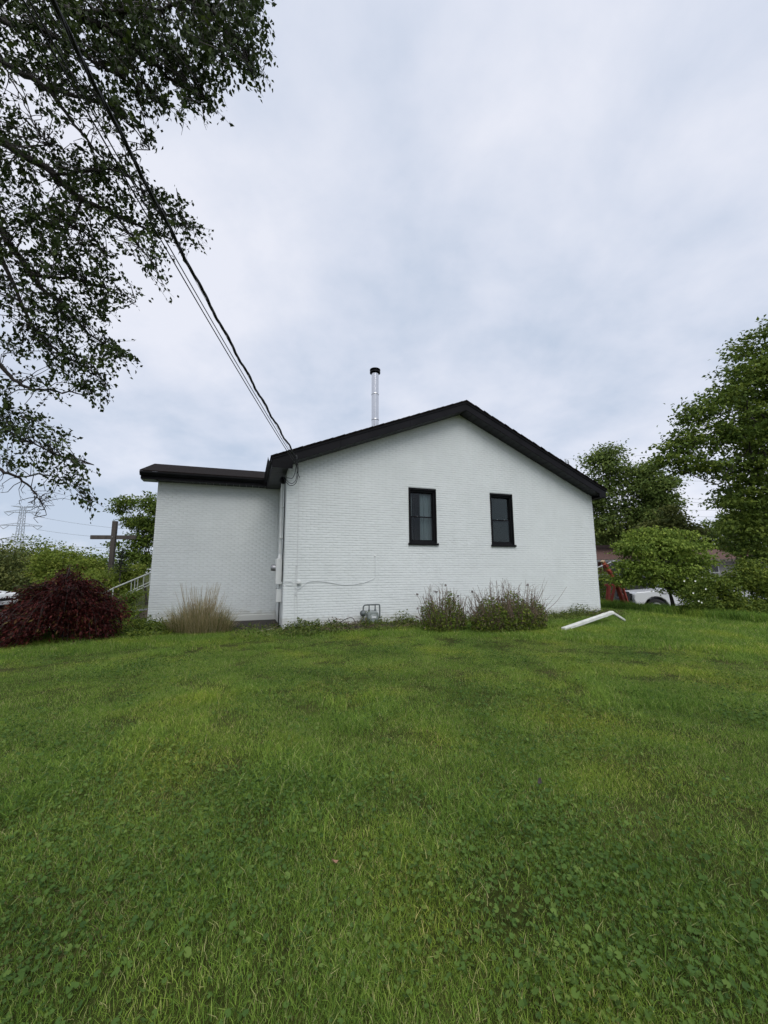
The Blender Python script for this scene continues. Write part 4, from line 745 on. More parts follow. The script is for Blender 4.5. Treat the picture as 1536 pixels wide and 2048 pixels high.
# twiggy shrubs with dried flower heads on the gable wall
def twiggy(label, b, wx, wy, h, n, nleaf, heads, seed, extra=()):
    r = np.random.default_rng(seed); t = empty('twiggy_shrub', label, 'shrub', b, YAW, 'twiggy shrubs at the gable wall'); mb = MB(); tips = []
    for k in range(n):
        a = r.random() * 6.283; R = math.sqrt(r.random()); p = np.array([math.cos(a) * R * wx * .75, math.sin(a) * R * wy * .7, -.03]); hh = h * (.45 + .65 * r.random() ** 1.6) * (1 - .3 * R * R); e = p + np.array([math.cos(a) * R * wx * .38 + r.normal(0, .06), math.sin(a) * R * wy * .3 + r.normal(0, .04), hh])
        P = spline([p, p * .55 + e * .45 + r.normal(0, .03, 3), p * .2 + e * .8 + r.normal(0, .03, 3), e], 3); mb.tube(P, np.linspace(.008, .0032, len(P)), 4, cap=False); tips.append(e)
        for j in range(3):
            q = P[r.integers(3, len(P) - 1)]; v = norm(np.array([r.normal(), r.normal() * .6, .9])) * r.uniform(.08, .2); mb.tube([q, q + v * .6 + r.normal(0, .01, 3), q + v], [.003, .0025, .0015], 3, cap=False)
    for pts in extra: mb.tube(spline([np.array(p) for p in pts], 5), np.linspace(.007, .002, 5 * (len(pts) - 1) + 1), 4, cap=False)
    mb.build('twigs', m_twig, t)
    m = nleaf; a = r.random(m) * 6.283; R = np.sqrt(r.random(m)); C = np.stack([np.cos(a) * R * wx, np.sin(a) * R * wy, h * (.62 + .16 * np.sin(np.cos(a) * R * wx * 9 + seed)) * r.random(m) ** 1.4 * (1 - .45 * R ** 2) + .03], 1)
    obj('foliage', leaf_mesh('foliage', C, .060, .55, .5, .8, .3, lf_bush, rnd=np.clip(r.normal(.5, .25, m), 0, 1), r=r), None, t)
    m = nleaf // 4; a = r.random(m) * 6.283; R = np.sqrt(r.random(m)); C = np.stack([np.cos(a) * R * wx * 1.02, np.sin(a) * R * wy, h * (.15 + (.55 + .16 * np.sin(np.cos(a) * R * wx * 11)) * r.random(m) ** 1.3) * (1 - .4 * R ** 2)], 1)
    obj('dead_leaves', leaf_mesh('dead_leaves', C, .040, .6, .3, .9, .4, lf_litter, rnd=r.random(m), r=r), None, t)
    for k in range(heads):
        p = tips[r.integers(len(tips))] + r.normal(0, .02, 3); hb = MB()
        for j in range(16): d = norm(r.normal(0, 1, 3)); q = p + d * .026; x = norm(np.cross(d, UPV)) * .014; y = np.cross(d, x); hb.add([q - x, q + y, q + x + d * .008, q - y], [(0, 1, 2, 3)])
        hb.build('flower_head', m_dried, t)
b1 = gp(888, 1262); b2 = gp(1020, 1262)
twiggy('narrower twiggy shrub with dried flower heads nearest the gas meter', b1, .60, .44, 1.26, 120, 3600, 9, 31, [[(-.35, -.1, .3), (-.6, -.1, .55), (-.75, -.1, .58)], [(-.3, 0, .3), (-.5, 0, .6), (-.62, 0, .85)]])
twiggy('wide bushy brown twigged shrub under the second window', b2, 1.04, .52, 1.24, 330, 10500, 12, 32, [[(.7, 0, .5), (.95, 0, .9), (1.15, 0, 1.28)], [(.75, 0, .5), (1.0, 0, .85), (1.22, 0, 1.2)], [(.85, 0, .5), (1.1, .1, .8), (1.15, .1, 1.1)], [(.9, -.05, .35), (1.4, -.05, .65), (1.75, -.05, 1.0), (1.8, -.05, 1.04)], [(.9, .05, .35), (1.25, .05, .6), (1.5, .05, .82)]])

# ivy, litter and bare soil along the foot of the wall (uncountable ground cover)
def wallfoot():
    r = np.random.default_rng(14); C = []; Q = []
    def band(s0, s1, y0, y1, n, zh): 
        s = r.uniform(s0, s1, n); y = r.uniform(y0, y1, n); z = zh * r.random(n) ** 1.5 * (0.5 + 0.5 * np.sin(s * 3.1 + 1) ** 2) + .015; return np.stack([A[0] + UU[0] * s + NN[0] * y, A[1] + UU[1] * s + NN[1] * y, z], 1)
    C = np.concatenate([band(0.1, 10.6, -.75, -.03, 9500, .20), band(.35, .9, -.45, -.05, 700, .38), band(-.5, 3.2, -1.3, -.3, 2600, .10), band(2.0, 3.4, -.4, -.05, 500, .42), band(-3.2, 0.1, -.2, 1.0, 1100, .10), band(8.7, 9.7, -.5, -.05, 650, .38), band(2.0, 2.7, -.5, -.1, 260, .22), band(6.4, 10.9, -1.2, -.5, 1200, .07), band(-1.2, .3, -1.2, -.5, 700, .12), band(3.0, 3.5, -.6, -.15, 240, .3)])
    C = np.concatenate([C, band(-.5, 10.4, -1.15, -.1, 7000, .11), band(-.3, 10.4, -1.0, -.3, 900, .24)]); o = obj('ground_ivy', leaf_mesh('ground_ivy', C, .05, .7, .8, .6, .2, lf_ivy, r=r)); tag(o, 'leafy weeds and ivy creeping along the foot of the gable wall', 'ground cover', kind='stuff')
    C = np.concatenate([band(.9, 4.2, -1.0, -.05, 3600, .12), band(1.2, 2.1, -.5, -.05, 500, .30), band(-1.3, .2, -.6, 1.6, 900, .05), band(9.2, 10.6, -1.0, -.1, 700, .2), band(6.3, 10.5, -1.0, -.1, 2200, .06), band(-.5, 1.2, -.9, -.05, 900, .05), band(4.2, 6.3, -1.3, -.5, 500, .05)])
    C = np.concatenate([C, band(-.4, 10.4, -1.1, -.05, 3200, .05)]); o = obj('leaf_litter', leaf_mesh('leaf_litter', C, .045, .6, .9, .6, .05, lf_litter, r=r)); tag(o, 'brown dead leaves and clippings heaped at the foot of the gable wall', 'leaf litter', kind='stuff')
wallfoot()
def dry_stems():
    r = np.random.default_rng(41); mb = MB()
    for k in range(150):
        s_ = r.uniform(.6, 4.6) if k < 100 else r.uniform(7.0, 10.4); b_ = HL(s_, r.uniform(-.9, -.08), .0); v = np.array([r.normal(0, .5), r.normal(0, .3), r.uniform(.15, .9)]); L = r.uniform(.12, .34); e = b_ + norm(v) * L; m_ = (b_ + e) / 2 + r.normal(0, .025, 3); mb.tube([b_, m_, e], [.004, .003, .0015], 3, cap=False)
        if r.random() < .6: mb.tube([m_, m_ + norm(v + r.normal(0, .7, 3)) * L * .4], [.0025, .0012], 3, cap=False)
    o = mb.build('dry_weed_stems', m_twig); tag(o, 'thin dry weed stems standing along the foot of the gable wall', 'weeds', kind='stuff')
dry_stems()
def mound(name, label, s0, s1, y0, y1, h, mat):
    n, m = 22, 10; r = np.random.default_rng(4); V = []
    for j in range(m + 1):
        for i in range(n + 1):
            u, v = i / n, j / m; p = HL(s0 + (s1 - s0) * u, y0 + (y1 - y0) * v, 0); e = (math.sin(math.pi * u) * math.sin(math.pi * v)) ** .6; V.append((p[0], p[1], float(gz(p[0], p[1])) + .008 + h * e * (.6 + .6 * r.random()) - .02 * (e == 0)))
    F = [(j * (n + 1) + i, j * (n + 1) + i + 1, (j + 1) * (n + 1) + i + 1, (j + 1) * (n + 1) + i) for j in range(m) for i in range(n)]
    o = obj(name, mesh_np(name, V, F, True, mat=mat)); tag(o, label, 'soil', kind='structure')
mound('soil_bed', 'dark bare soil along the wall foot below the gas meter', .3, 3.6, -.95, .05, .09, m_soil); mound('corner_soil', 'dark bare soil in the corner between wing and gable wall', -1.6, 0.0, -.2, 2.4, .05, m_soil)
for lab, pts, rr in (('arched dark dead branch leaning by the gas meter', [(655, 1262), (672, 1250), (690, 1239), (703, 1235), (709, 1242), (712, 1258)], .014), ('thin straight dark stick crossing the arched branch', [(657, 1237), (664, 1250), (672, 1263)], .009),
                     ('pale bent stick lying in front of the gas meter', [(698, 1258), (712, 1274), (730, 1265), (744, 1271), (762, 1276)], .011), ('pale fallen stick beside the narrower twiggy shrub', [(826, 1270), (842, 1263), (860, 1258)], .011)):
    P = [HL(*[v for v in (onwall(x, y, -.35)[0], -.35, onwall(x, y, -.35)[1])]) for x, y in pts]; P = [np.array([p[0], p[1], max(p[2], .012)]) for p in P]; b = P[0].copy(); o = MB().tube(spline(P, 5) - b, np.linspace(rr, rr * .5, 5 * (len(P) - 1) + 1), 6).build('fallen_branch', m_twig_dark if 'dark' in lab else m_board); o.location = b; tag(o, lab, 'branch', 'sticks at the wall foot')
for lab, p, q, sz, mt in (('pale board lying outermost at the house corner', (530, 1274), (556, 1268), (.05, .035), m_spout), ('brown board lying second from the lawn at the house corner', (526, 1269), (550, 1264), (.045, .03), m_board), ('brown board lying closest to the side wall at the house corner', (522, 1265), (546, 1260), (.045, .03), m_board)):
    a = gp(*p); b = gp(*q); v = b - a; L = np.linalg.norm(v); o = MB().box(0, L, -sz[0], sz[0], .01, .01 + sz[1]).build('board', mt, None, .004); o.location = tuple(a); o.rotation_euler = (0, 0, math.atan2(v[1], v[0])); tag(o, lab, 'board', 'loose boards at the house corner')

# fallen downspout
sp = empty('fallen_downspout', 'broken white downspout lying tilted on the lawn at the house corner', 'downspout', gp(1127, 1263))
b = np.array(sp.location); p0 = gp(1127, 1263) + [0, 0, .05]; p1 = px(1224, 1225, (gp(1220, 1245) - CAM) @ FW); p2 = gp(1249, 1243) + [0, 0, .03]
def rect_run(p, q, w, h, name):
    v = Vector(q - p); M = v.to_track_quat('X', 'Z').to_matrix().to_4x4(); M.translation = Vector(p - b); L = v.length; pr = MB()
    pr.box(0, L, -w, w, -h, h, M); o = pr.build(name, m_spout, sp, .008)
    g = MB()
    for k in (-.5, 0, .5): g.box(.02, L - .02, w * k - .006, w * k + .006, h + .0005, h + .006, M)
    for k in (-.4, .4): g.box(.02, L - .02, -w - .006, -w - .0005, h * k - .006, h * k + .006, M)
    g.build('rib', m_spout, o); return o
rect_run(p0, p1, .055, .042, 'long_section'); rect_run(p1 + (p2 - p1) * .06, p2, .035, .03, 'elbow_section')
v = norm(p1 - p0); MB().box(-.05, .05, -.06, .06, -.047, .047, Matrix.Translation(Vector(p1 - v * .45 - b)) @ Vector(p1 - p0).to_track_quat('X', 'Z').to_matrix().to_4x4()).build('joint_band', m_spout, sp, .006)

# ------------------------------------------------------------------ timber cross, stair and rail
cb = base_at(222, 15.0); cr = empty('timber_cross', 'weathered dark timber cross standing among the yellowish shrubs', 'cross', cb)
ct = px(233, 1041, 15.0) - cb; zt = ct[2]; h = px(229, 1074, 15)[2] - cb[2]
MB().box(-.075, .075, -.075, .075, -.4, zt).build('post', m_wood_dark, cr, .012)
MB().box(-.80, .80, -.10, .0, h - .075, h + .075).build('beam', m_wood_dark, cr, .012); cr.children[1].location = (0.03, -.088, 0)
cr.rotation_euler = (0, 0, .12)
MB().lathe([(.018, 0), (.018, .012), (.008, .02)], (0.03, -.19, h), axis=(0, -1, 0), n=8).build('bolt', m_rim, cr)
st = empty('concrete_stair', 'tan sided concrete stair rising behind the wing corner', 'stair', px(268, 1235, 11.9) * [1, 1, 0], YAW)
for k in range(5):
    MB().box(k * .28, 2.2, 0, 1.3, k * .17 - .1 if k else -.3, (k + 1) * .17).build('step', m_concrete if k == 4 else m_concrete, st, .01)
MB().prism([(-.05, -.3), (2.2, -.3), (2.2, 1.05), (1.5, 1.02), (-.05, .12)], 'y', -.12, -.003).build('cheek_wall', m_tan, st)
hr = empty('stair_rail', 'white metal stair handrail sloping down beside the wing', 'handrail', px(226, 1215, 12.2))
b = np.array(hr.location); hd = 12.2
def rr_(a, c, r_, nm): MB().tube([px(*a, hd) - b, (px(*a, hd) + px(*c, hd)) / 2 - b, px(*c, hd) - b], r_, 8).build(nm, m_railw, hr)
rr_((206, 1188), (226, 1177), .024, 'top_rail'); rr_((226, 1177), (312, 1141), .024, 'top_rail'); rr_((250, 1188), (312, 1158), .016, 'middle_rail'); rr_((222, 1204), (312, 1164), .016, 'lower_rail')
for (x, y0, y1) in ((226, 1178, 1250), (270, 1160, 1184), (276, 1157, 1180), (288, 1152, 1174), (300, 1147, 1170), (263, 1163, 1187)): rr_((x, y0), (x - 1.5, y1), .02 if y1 > 1240 else .011, 'post' if y1 > 1240 else 'baluster')

# ------------------------------------------------------------------ vehicles
def wheel(parent, x, y, z, R, wdt, side):
    o = MB().lathe([(R * .62, -wdt / 2), (R * .93, -wdt / 2), (R, -wdt / 2 + .03), (R, wdt / 2 - .03), (R * .93, wdt / 2), (R * .62, wdt / 2)], (0, 0, 0), axis=(0, 1, 0), n=28).build('wheel', m_rubber, parent); o.location = (x, y, z)
    MB().lathe([(R * .60, 0), (R * .62, .012), (R * .5, .02), (R * .2, -.01 * side if 0 else .01), (R * .16, .035), (.01, .04)], (0, side * (wdt / 2 - .012), 0), axis=(0, side, 0), n=20).build('rim', m_rim, o)
    for k in range(8): a = k * math.pi / 4; MB().lathe([(R * .06, 0), (R * .06, .004)], (math.cos(a) * R * .4, side * (wdt / 2 + .012), math.sin(a) * R * .4), axis=(0, side, 0), n=8).build('vent_hole', m_rubber, o)
def pickup():
    """local +x is forward (towards the frame's house side), near side is -y"""
    d = 19.6; p = px(1292, 1142, d); b = np.array([p[0], p[1], float(gz(p[0], p[1])) + .06]); t = empty('pickup_truck', 'white work pickup truck with a round door emblem behind the small tree', 'truck', b, math.pi - 0.26)
    # side is flipped: the camera sees local +y after the half turn
    def arch(cx, R, x0, x1, zb, n=9): return [(cx + R * math.cos(a), .40 + R * math.sin(a)) for a in np.linspace(math.pi, 0, n)]
    fr = [(-2.6, .62), (-.62, .50)] + [(p_[0], p_[1]) for p_ in arch(0, .52, 0, 0, 0)] + [(.86, .55), (.90, .80), (.86, 1.02), (.78, 1.10), (-.45, 1.22), (-.62, 1.24), (-2.6, 1.22)]
    body = MB().prism(fr, 'y', -.95, .95).build('body', m_carwhite, t, .035)
    cab = MB(); q = [(-.55, 1.22), (-1.18, 1.84), (-2.15, 1.88), (-2.55, 1.80), (-2.62, 1.22)]
    V = [(x, s * (.90 if z < 1.5 else .74), z) for s in (-1, 1) for x, z in q]; n = len(q); cab.add(V, [tuple(range(n))[::-1], tuple(range(n, 2 * n))] + [(i, (i + 1) % n, n + (i + 1) % n, n + i) for i in range(n)])
    cab.build('cab', m_carwhite, t, .04)
    def sidepane(pts, nm='side_window'):
        V = [(x, .90 + .012 - .16 * (z - 1.22) / .62, z) for x, z in pts]; MB().add(V + [(x, y - .02, z) for x, y, z in V], [tuple(range(len(V))), tuple(range(2 * len(V) - 1, len(V) - 1, -1))]).build(nm, m_darkwin, t)
    sidepane([(-.78, 1.27), (-1.22, 1.74), (-1.62, 1.77), (-1.62, 1.27)]); sidepane([(-1.72, 1.27), (-1.72, 1.77), (-2.12, 1.76), (-2.28, 1.27)])
    MB().add([(-.60, -.72, 1.27), (-.60, .72, 1.27), (-1.13, .62, 1.80), (-1.13, -.62, 1.80)], [(0, 1, 2, 3)]).build('windscreen', m_darkwin, t)
    dr = MB().prism([(-.66, .58), (-1.66, .58), (-1.66, 1.20), (-.66, 1.20)], 'y', .951, .962).build('door', m_carwhite, t, .006); MB().box(-1.58, -1.42, .963, .985, 1.02, 1.06).build('handle', m_darkplastic, dr, .004)
    e = MB(); cx, cz, R = -1.13, .86, .26
    for k in range(40):
        a0, a1 = k * math.pi / 20, (k + 1) * math.pi / 20
        for r0, r1 in ((R, R - .022), (R * .72, R * .68)): e.add([(cx + r0 * math.cos(a0), .966, cz + r0 * math.sin(a0)), (cx + r0 * math.cos(a1), .966, cz + r0 * math.sin(a1)), (cx + r1 * math.cos(a1), .966, cz + r1 * math.sin(a1)), (cx + r1 * math.cos(a0), .966, cz + r1 * math.sin(a0))], [(0, 1, 2, 3)])
    for k in range(7): a = k * .9; e.add([(cx + .04 * math.cos(a + 1), .966, cz + .04 * math.sin(a + 1)), (cx + R * .68 * math.cos(a), .966, cz + R * .68 * math.sin(a)), (cx + R * .6 * math.cos(a + .25), .966, cz + R * .6 * math.sin(a + .25))], [(0, 1, 2)])
    e.build('emblem', m_gaspipe, dr)
    MB().box(-1.82, -1.72, .951, .964, .92, 1.06).build('fuel_flap', m_darkplastic, t, .004); MB().box(-.42, -.22, .951, .962, 1.03, 1.06).build('badge', m_darkplastic, t, .002)
    MB().box(-2.62, -5.0, -.98, .98, .62, 1.42).build('utility_body', m_carwhite, t, .03)
    for x0 in (-3.3, -4.2): MB().box(x0 - .75, x0 + .05, .982, .992, .7, 1.36).build('locker_door', m_carwhite, t, .006)
    MB().box(.87, 1.05, -.93, .93, .42, .64).build('bumper', m_darkplastic, t, .03); MB().box(.88, .915, -.60, .60, .68, 1.02).build('grille', m_darkplastic, t, .01)
    for s in (-1, 1): MB().box(.84, .905, s * .76 - .12, s * .76 + .12, .74, 1.0).build('headlight', m_whitewin, t, .02)
    pl = MB().box(1.05, 1.45, -.85, .85, .40, .50)
    for k in (-.8, -.3, .3, .8): pl.box(1.06, 1.16, k - .05, k + .05, .45, 1.10)
    pl.box(1.06, 1.18, -.86, .86, 1.02, 1.12).box(1.08, 1.40, -.30, .30, .55, .82); pl.build('plow_mount', m_darkplastic, t, .012)
    MB().box(-.72, -.60, .96, 1.18, 1.24, 1.48).build('wing_mirror', m_darkplastic, t, .02)
    MB().box(-4.9, .5, -.5, .5, .36, .55).build('chassis', m_darkplastic, t)
    for x in (0, -3.6):
        for s in (-1, 1): wheel(t, x, s * .82, .40, .40, .25, s)
pickup()
def parked_car():
    p = px(14, 1142, 17.4); b = np.array([p[0], p[1], float(gz(p[0], p[1])) + .035]); t = empty('parked_car', 'white parked car cut off by the picture edge behind the red maple', 'car', b, 0.1)
    pr = [(-4.3, .35), (-3.9, .3)] + [(-3.45 + .36 * math.cos(a), .32 + .36 * math.sin(a)) for a in np.linspace(math.pi, 0, 8)] + [(-2.9, .25), (-1.2, .25)] + [(-.8 + .36 * math.cos(a), .32 + .36 * math.sin(a)) for a in np.linspace(math.pi, 0, 8)] + [(-.2, .3), (0, .42), (.02, .62), (-.08, .78), (-1.1, .92), (-3.6, .98), (-4.2, .95), (-4.32, .7)]
    MB().prism(pr, 'y', -.86, .86).build('body', m_carwhite, t, .05)
    q = [(-1.05, .92), (-1.75, 1.40), (-3.0, 1.44), (-3.8, .98)]; V = [(x, s * (.80 if z < 1.2 else .60), z) for s in (-1, 1) for x, z in q]; MB().add(V, [(3, 2, 1, 0), (4, 5, 6, 7)] + [(i, (i + 1) % 4, 4 + (i + 1) % 4, 4 + i) for i in range(4)]).build('cabin', m_carwhite, t, .05)
    for s in (-1, 1):
        def y_(z): return s * (.812 - .20 * (z - .92) / .5)
        for pts in ([(-1.30, .98), (-1.80, 1.34), (-2.30, 1.36), (-2.30, .98)], [(-2.38, .98), (-2.38, 1.36), (-2.95, 1.37), (-3.5, .99)]):
            V = [(x, y_(z), z) for x, z in pts]; MB().add(V, [tuple(range(4))]).build('side_window', m_darkwin, t)
        MB().box(-.10, .015, s * .62 - .16, s * .62 + .16, .60, .74).build('headlight', m_whitewin, t, .02)
        for x in (-.8, -3.45): wheel(t, x, s * .76, .31, .31, .2, s)
    MB().add([(-1.11, -.66, .98), (-1.11, .66, .98), (-1.70, .56, 1.37), (-1.70, -.56, 1.37)], [(0, 1, 2, 3)]).build('windscreen', m_darkwin, t)
    MB().box(-.02, .06, -.8, .8, .30, .46).build('bumper', m_carwhite, t, .03); MB().box(-.01, .045, -.42, .42, .48, .58).build('grille', m_darkplastic, t, .01)
parked_car()

# ------------------------------------------------------------------ red frame, neighbour house
af = base_at(1232, 15.8); t = empty('timber_trestle', 'dull red timber trestle with a rusty orange slanted beam', 'trestle', af); d = 15.8
def beam(nm, a, c, w, dp, mat, d0=d, d1=d, par=None):
    p, q = px(*a, d0), px(*c, d1); v = Vector(q - p); M = v.to_track_quat('X', 'Y').to_matrix().to_4x4(); M.translation = Vector(p - af); return MB().box(0, v.length, -dp, dp, -w, w, M).build(nm, mat, par or t, .008)
beam('leg', (1216, 1232), (1230, 1170), .08, .05, m_red); beam('leg', (1257, 1232), (1234, 1170), .075, .05, m_red); beam('leg', (1213, 1232), (1218, 1168), .10, .035, m_red, d + .5, d + .5); beam('leg', (1262, 1228), (1244, 1170), .045, .035, m_red, d + .9, d + .9)
beam('crossbar', (1210, 1170), (1255, 1170), .05, .04, m_red, d + .1, d + .1)
ob = beam('slanted_beam', (1236, 1172), (1206, 1124), .075, .05, m_orange, d + .05, d + .2); beam('cut_end', (1206, 1124), (1204.5, 1121.5), .076, .051, m_paletan, d + .2, d + .2, t)
for f in (0.25, 0.5, .75): beam('bracket', (1236 - 30 * f, 1172 - 48 * f - 2), (1236 - 30 * f - 4, 1172 - 48 * f - 8), .082, .058, m_red, d + .1, d + .1)
def neighbour():
    d = 27.0; c = px(1195, 1142, d); g0 = float(gz(c[0] + 4, c[1])) ; t = empty('neighbour_house', 'brown roofed neighbour house with a raised grey deck behind the trees', 'house', (c[0] - 3.0, c[1], g0), -0.05)
    zz = lambda y: px(1300, y, d)[2] - g0
    ze, zr, zd = zz(1119), zz(1082), zz(1148); Ln = 14.5
    MB().box(0, Ln, .8, 8, -.3, ze).build('wall', m_nbrick, t); MB().box(8.0, Ln + .1, .72, .795, zd, ze - .01).build('siding', m_siding, t)
    r = MB(); e0, e1, y0, y1, k = -.5, Ln + .6, .1, 8.6, 3.6
    r.add([(e0, y0, ze), (e1, y0, ze), (e1, y1, ze), (e0, y1, ze), (e0 + k, 4.3, zr), (e1 - k, 4.3, zr)], [(0, 1, 5, 4), (1, 2, 5), (2, 3, 4, 5), (3, 0, 4), (3, 2, 1, 0)]); rf = r.build('roof', m_broof, t)
    MB().box(e0, e1, y0 - .03, y0 - .002, ze - .16, ze + .02).build('fascia', m_bark_pale, rf); MB().box(3.2, 3.7, 2.2, 2.6, ze + (zr - ze) * .5, ze + (zr - ze) * .5 + .28).build('roof_vent', m_darkplastic, rf, .02)
    dk = MB().box(-.4, Ln + .5, -1.4, .78, zd - .22, zd).build('deck', m_deck, t)
    for i in range(9): MB().box(-.3 + i * 1.85, -.2 + i * 1.85, -1.38, -1.28, -.3, zd - .221).build('deck_post', m_deck, dk)
    MB().box(-.4, 4.4, -1.38, -1.32, zd + .82, zd + .90).build('deck_rail', m_deck, dk)
    for i in range(18): MB().box(-.38 + i * .27, -.35 + i * .27, -1.37, -1.33, zd, zd + .82).build('baluster', m_deck, dk)
    for x, w in ((8.3, 1.0), (9.6, .55), (10.75, .5), (1.0, 1.3), (4.0, 1.4)):
        o = MB().box(x - .07, x + w + .07, .66, .719 if x > 7 else .79, zd + .06, ze - .22).build('window', m_whitewin, t); MB().box(x, x + w, .64, .655, zd + .12, ze - .28).build('pane', m_darkwin, o)
    MB().box(3.0, 7.0, .77, .799, 0, zd - .3).build('garage_door', m_siding, t)
    s = MB(); p = np.array([3.4, -1.6, zd + .9]); s.tube([p, p + [-1.3, -.3, -.45], p + [-2.6, -.6, -.9]], .035, 6); s.build('stair_rail', m_whitewin, t)
    o = MB().lathe([(.03, 0), (.07, .05), (.05, .1)], (12.6, .55, ze - .25), axis=(0, -1, 0), n=10).build('porch_light', m_whitewin, t); MB().lathe([(.03, 0), (.07, .05), (.05, .1)], (13.0, .55, ze - .25), axis=(0, -1, 0), n=10).build('porch_light', m_whitewin, t)
neighbour()

# ------------------------------------------------------------------ pylons and transmission lines
def pylon(name, label, base, h, rz, sc=1.0):
    t = empty(name, label, 'pylon', base, rz, 'lattice pylons'); mb = MB(); R = .13 * sc
    def hw(z): return np.interp(z / h, [0, .55, 1], [4.2, 1.5, 1.0]) * sc
    zs = np.linspace(0, h, 15)
    for sx, sy in ((1, 1), (1, -1), (-1, 1), (-1, -1)): mb.tube([(sx * hw(z), sy * hw(z), z) for z in zs], R, 4, smooth=False)
    for i in range(14):
        a, b_ = zs[i], zs[i + 1]
        for (p, q) in (((1, 1), (1, -1)), ((1, -1), (-1, -1)), ((-1, -1), (-1, 1)), ((-1, 1), (1, 1))):
            mb.tube([(p[0] * hw(a), p[1] * hw(a), a), (q[0] * hw(b_), q[1] * hw(b_), b_)], R * .55, 3, smooth=False); mb.tube([(q[0] * hw(a), q[1] * hw(a), a), (p[0] * hw(b_), p[1] * hw(b_), b_)], R * .55, 3, smooth=False)
    mb.build('tower', m_pylon, t); tips = []
    for k, (z, L) in enumerate(((h * .985, 6.5), (h * .92, 9.8), (h * .74, 11.5), (h * .56, 10.2))):
        for s in (-1, 1):
            a = MB(); w = hw(z); up = 1.6 * sc if k else .7 * sc; e = np.array([s * L * sc, 0, z + (.9 if k == 0 else 0)])
            for sy in (-1, 1): a.tube([(s * w, sy * w, z), e], R * .9, 3, smooth=False); a.tube([(s * w, sy * w, z + up), e], R * .8, 3, smooth=False)
            for f in (.3, .6): p = np.array([s * w, 0, z]) * (1 - f) + e * f; q = np.array([s * w, 0, z + up]) * (1 - f) + e * f; a.tube([p, q], R * .6, 3, smooth=False)
            a.build('arm', m_pylon, t)
            if k:
                v = MB(); m = np.array([s * (L - 2.6) * sc, 0, z - 2.2 * sc]); v.tube([e - [s * .3, 0, .2], m], R * 1.1, 4); v.tube([np.array([s * (L - 5.2) * sc, 0, z - .1]), m], R * 1.1, 4); v.build('insulator', m_pylon, t); tips.append(m)
            else: tips.append(e)
    return t, tips
pb_ = px(30, 1142, 245.0); pb_ = np.array([pb_[0], pb_[1], -4.0]); ph = px(40, 1010, 245)[2] + 4.0
T1, tips1 = pylon('transmission_pylon', 'nearest grey lattice pylon rising over the far trees beyond the cross', pb_, ph, 0.25)
d2 = 300.0; p2b = px(1150, 1142, d2); p2b = np.array([p2b[0], p2b[1], -4.0]); T2, tips2 = pylon('transmission_pylon', 'pylon whose top just shows over the gable eave before the ash tree', p2b, px(1165, 911, d2)[2] + 4.0, 0.9)
def line(lab, a, c, sag, r=.075):
    a = np.array(a, float); c = np.array(c, float); t_ = np.linspace(0, 1, 24)[:, None]; P = a * (1 - t_) + c * t_; P[:, 2] -= (4 * sag * t_ * (1 - t_))[:, 0]; o = MB().tube(P - a, r, 4).build('power_line', m_pylon); o.location = a; tag(o, lab, 'power line', 'distant power lines')
def to_w(T, v, rz): c, s = math.cos(rz), math.sin(rz); return np.array([T.location[0] + c * v[0] - s * v[1], T.location[1] + s * v[0] + c * v[1], T.location[2] + v[2]])
for i, lv in enumerate((3, 5, 7)):
    a = to_w(T1, tips1[lv], .25); line('faint power line running from the nearest pylon past the cross, %s' % ('highest', 'middle', 'lowest')[i], a, px(420, 1060 + i * 12, 260), 3.5)
ys = (930, 950, 964, 1000, 1007, 1022, 1035)
nm = ('highest', 'second highest', 'third highest', 'middle', 'third lowest', 'second lowest', 'lowest')
for i, y in enumerate(ys): line('thin power line crossing the sky gap before the tall maple, %s' % nm[i], px(1250, y - 8, d2), px(1640, y - 2, d2 * .9), 1.5, .07)
line('faint power line from the pylon over the eave towards the tall maple', to_w(T2, tips2[0], .9), px(1640, 880, d2), 2.0, .06)

# ------------------------------------------------------------------ lawn grass (uncountable: small tufts scattered over the ground)
GW = [(0.32, (0.70, 0.76, 0.74)), (0.5, (1.0, 1.0, 1.0)), (0.68, (1.34, 1.15, 0.95))]
g_blade = leafy('lawn_blade', [(0, (0.083, 0.158, 0.035)), (0.45, (0.189, 0.312, 0.047)), (0.85, (0.326, 0.444, 0.087)), (1.0, (0.546, 0.518, 0.237))], 0.36, 0.75, 0.08, GW, 0.75)
g_clover = leafy('clover_leaf', [(0, (0.059, 0.113, 0.028)), (0.6, (0.097, 0.169, 0.034)), (1, (0.146, 0.216, 0.048))], 0.28, 0.7, 0.14, GW, 0.75)
g_dead = leafy('dead_thatch', [(0, (0.084, 0.060, 0.030)), (0.6, (0.180, 0.138, 0.066)), (1, (0.288, 0.240, 0.132))], 0.15, 0.8, 0.1)
tufts = bpy.data.collections.new('tuft_sources')
def tuft(name, me): o = bpy.data.objects.new(name, me); tufts.objects.link(o); return o
def grass_tuft(seed, n, rad, h0, h1, w, out, mat, lo=0.0):
    r = np.random.default_rng(seed); a = r.random(n) * 6.283; R = np.sqrt(r.random(n)) * rad; B = np.stack([np.cos(a) * R, np.sin(a) * R, np.full(n, -.012)], 1); h = r.uniform(h0, h1, n); b = r.random(n) * 6.283; o = h * r.uniform(.15, out, n)
    return blade_mesh('tuft', B, np.stack([np.cos(b) * o, np.sin(b) * o, h], 1), w, mat, np.clip(r.normal(.46, .30, n) + lo, 0, 1), 2, r)
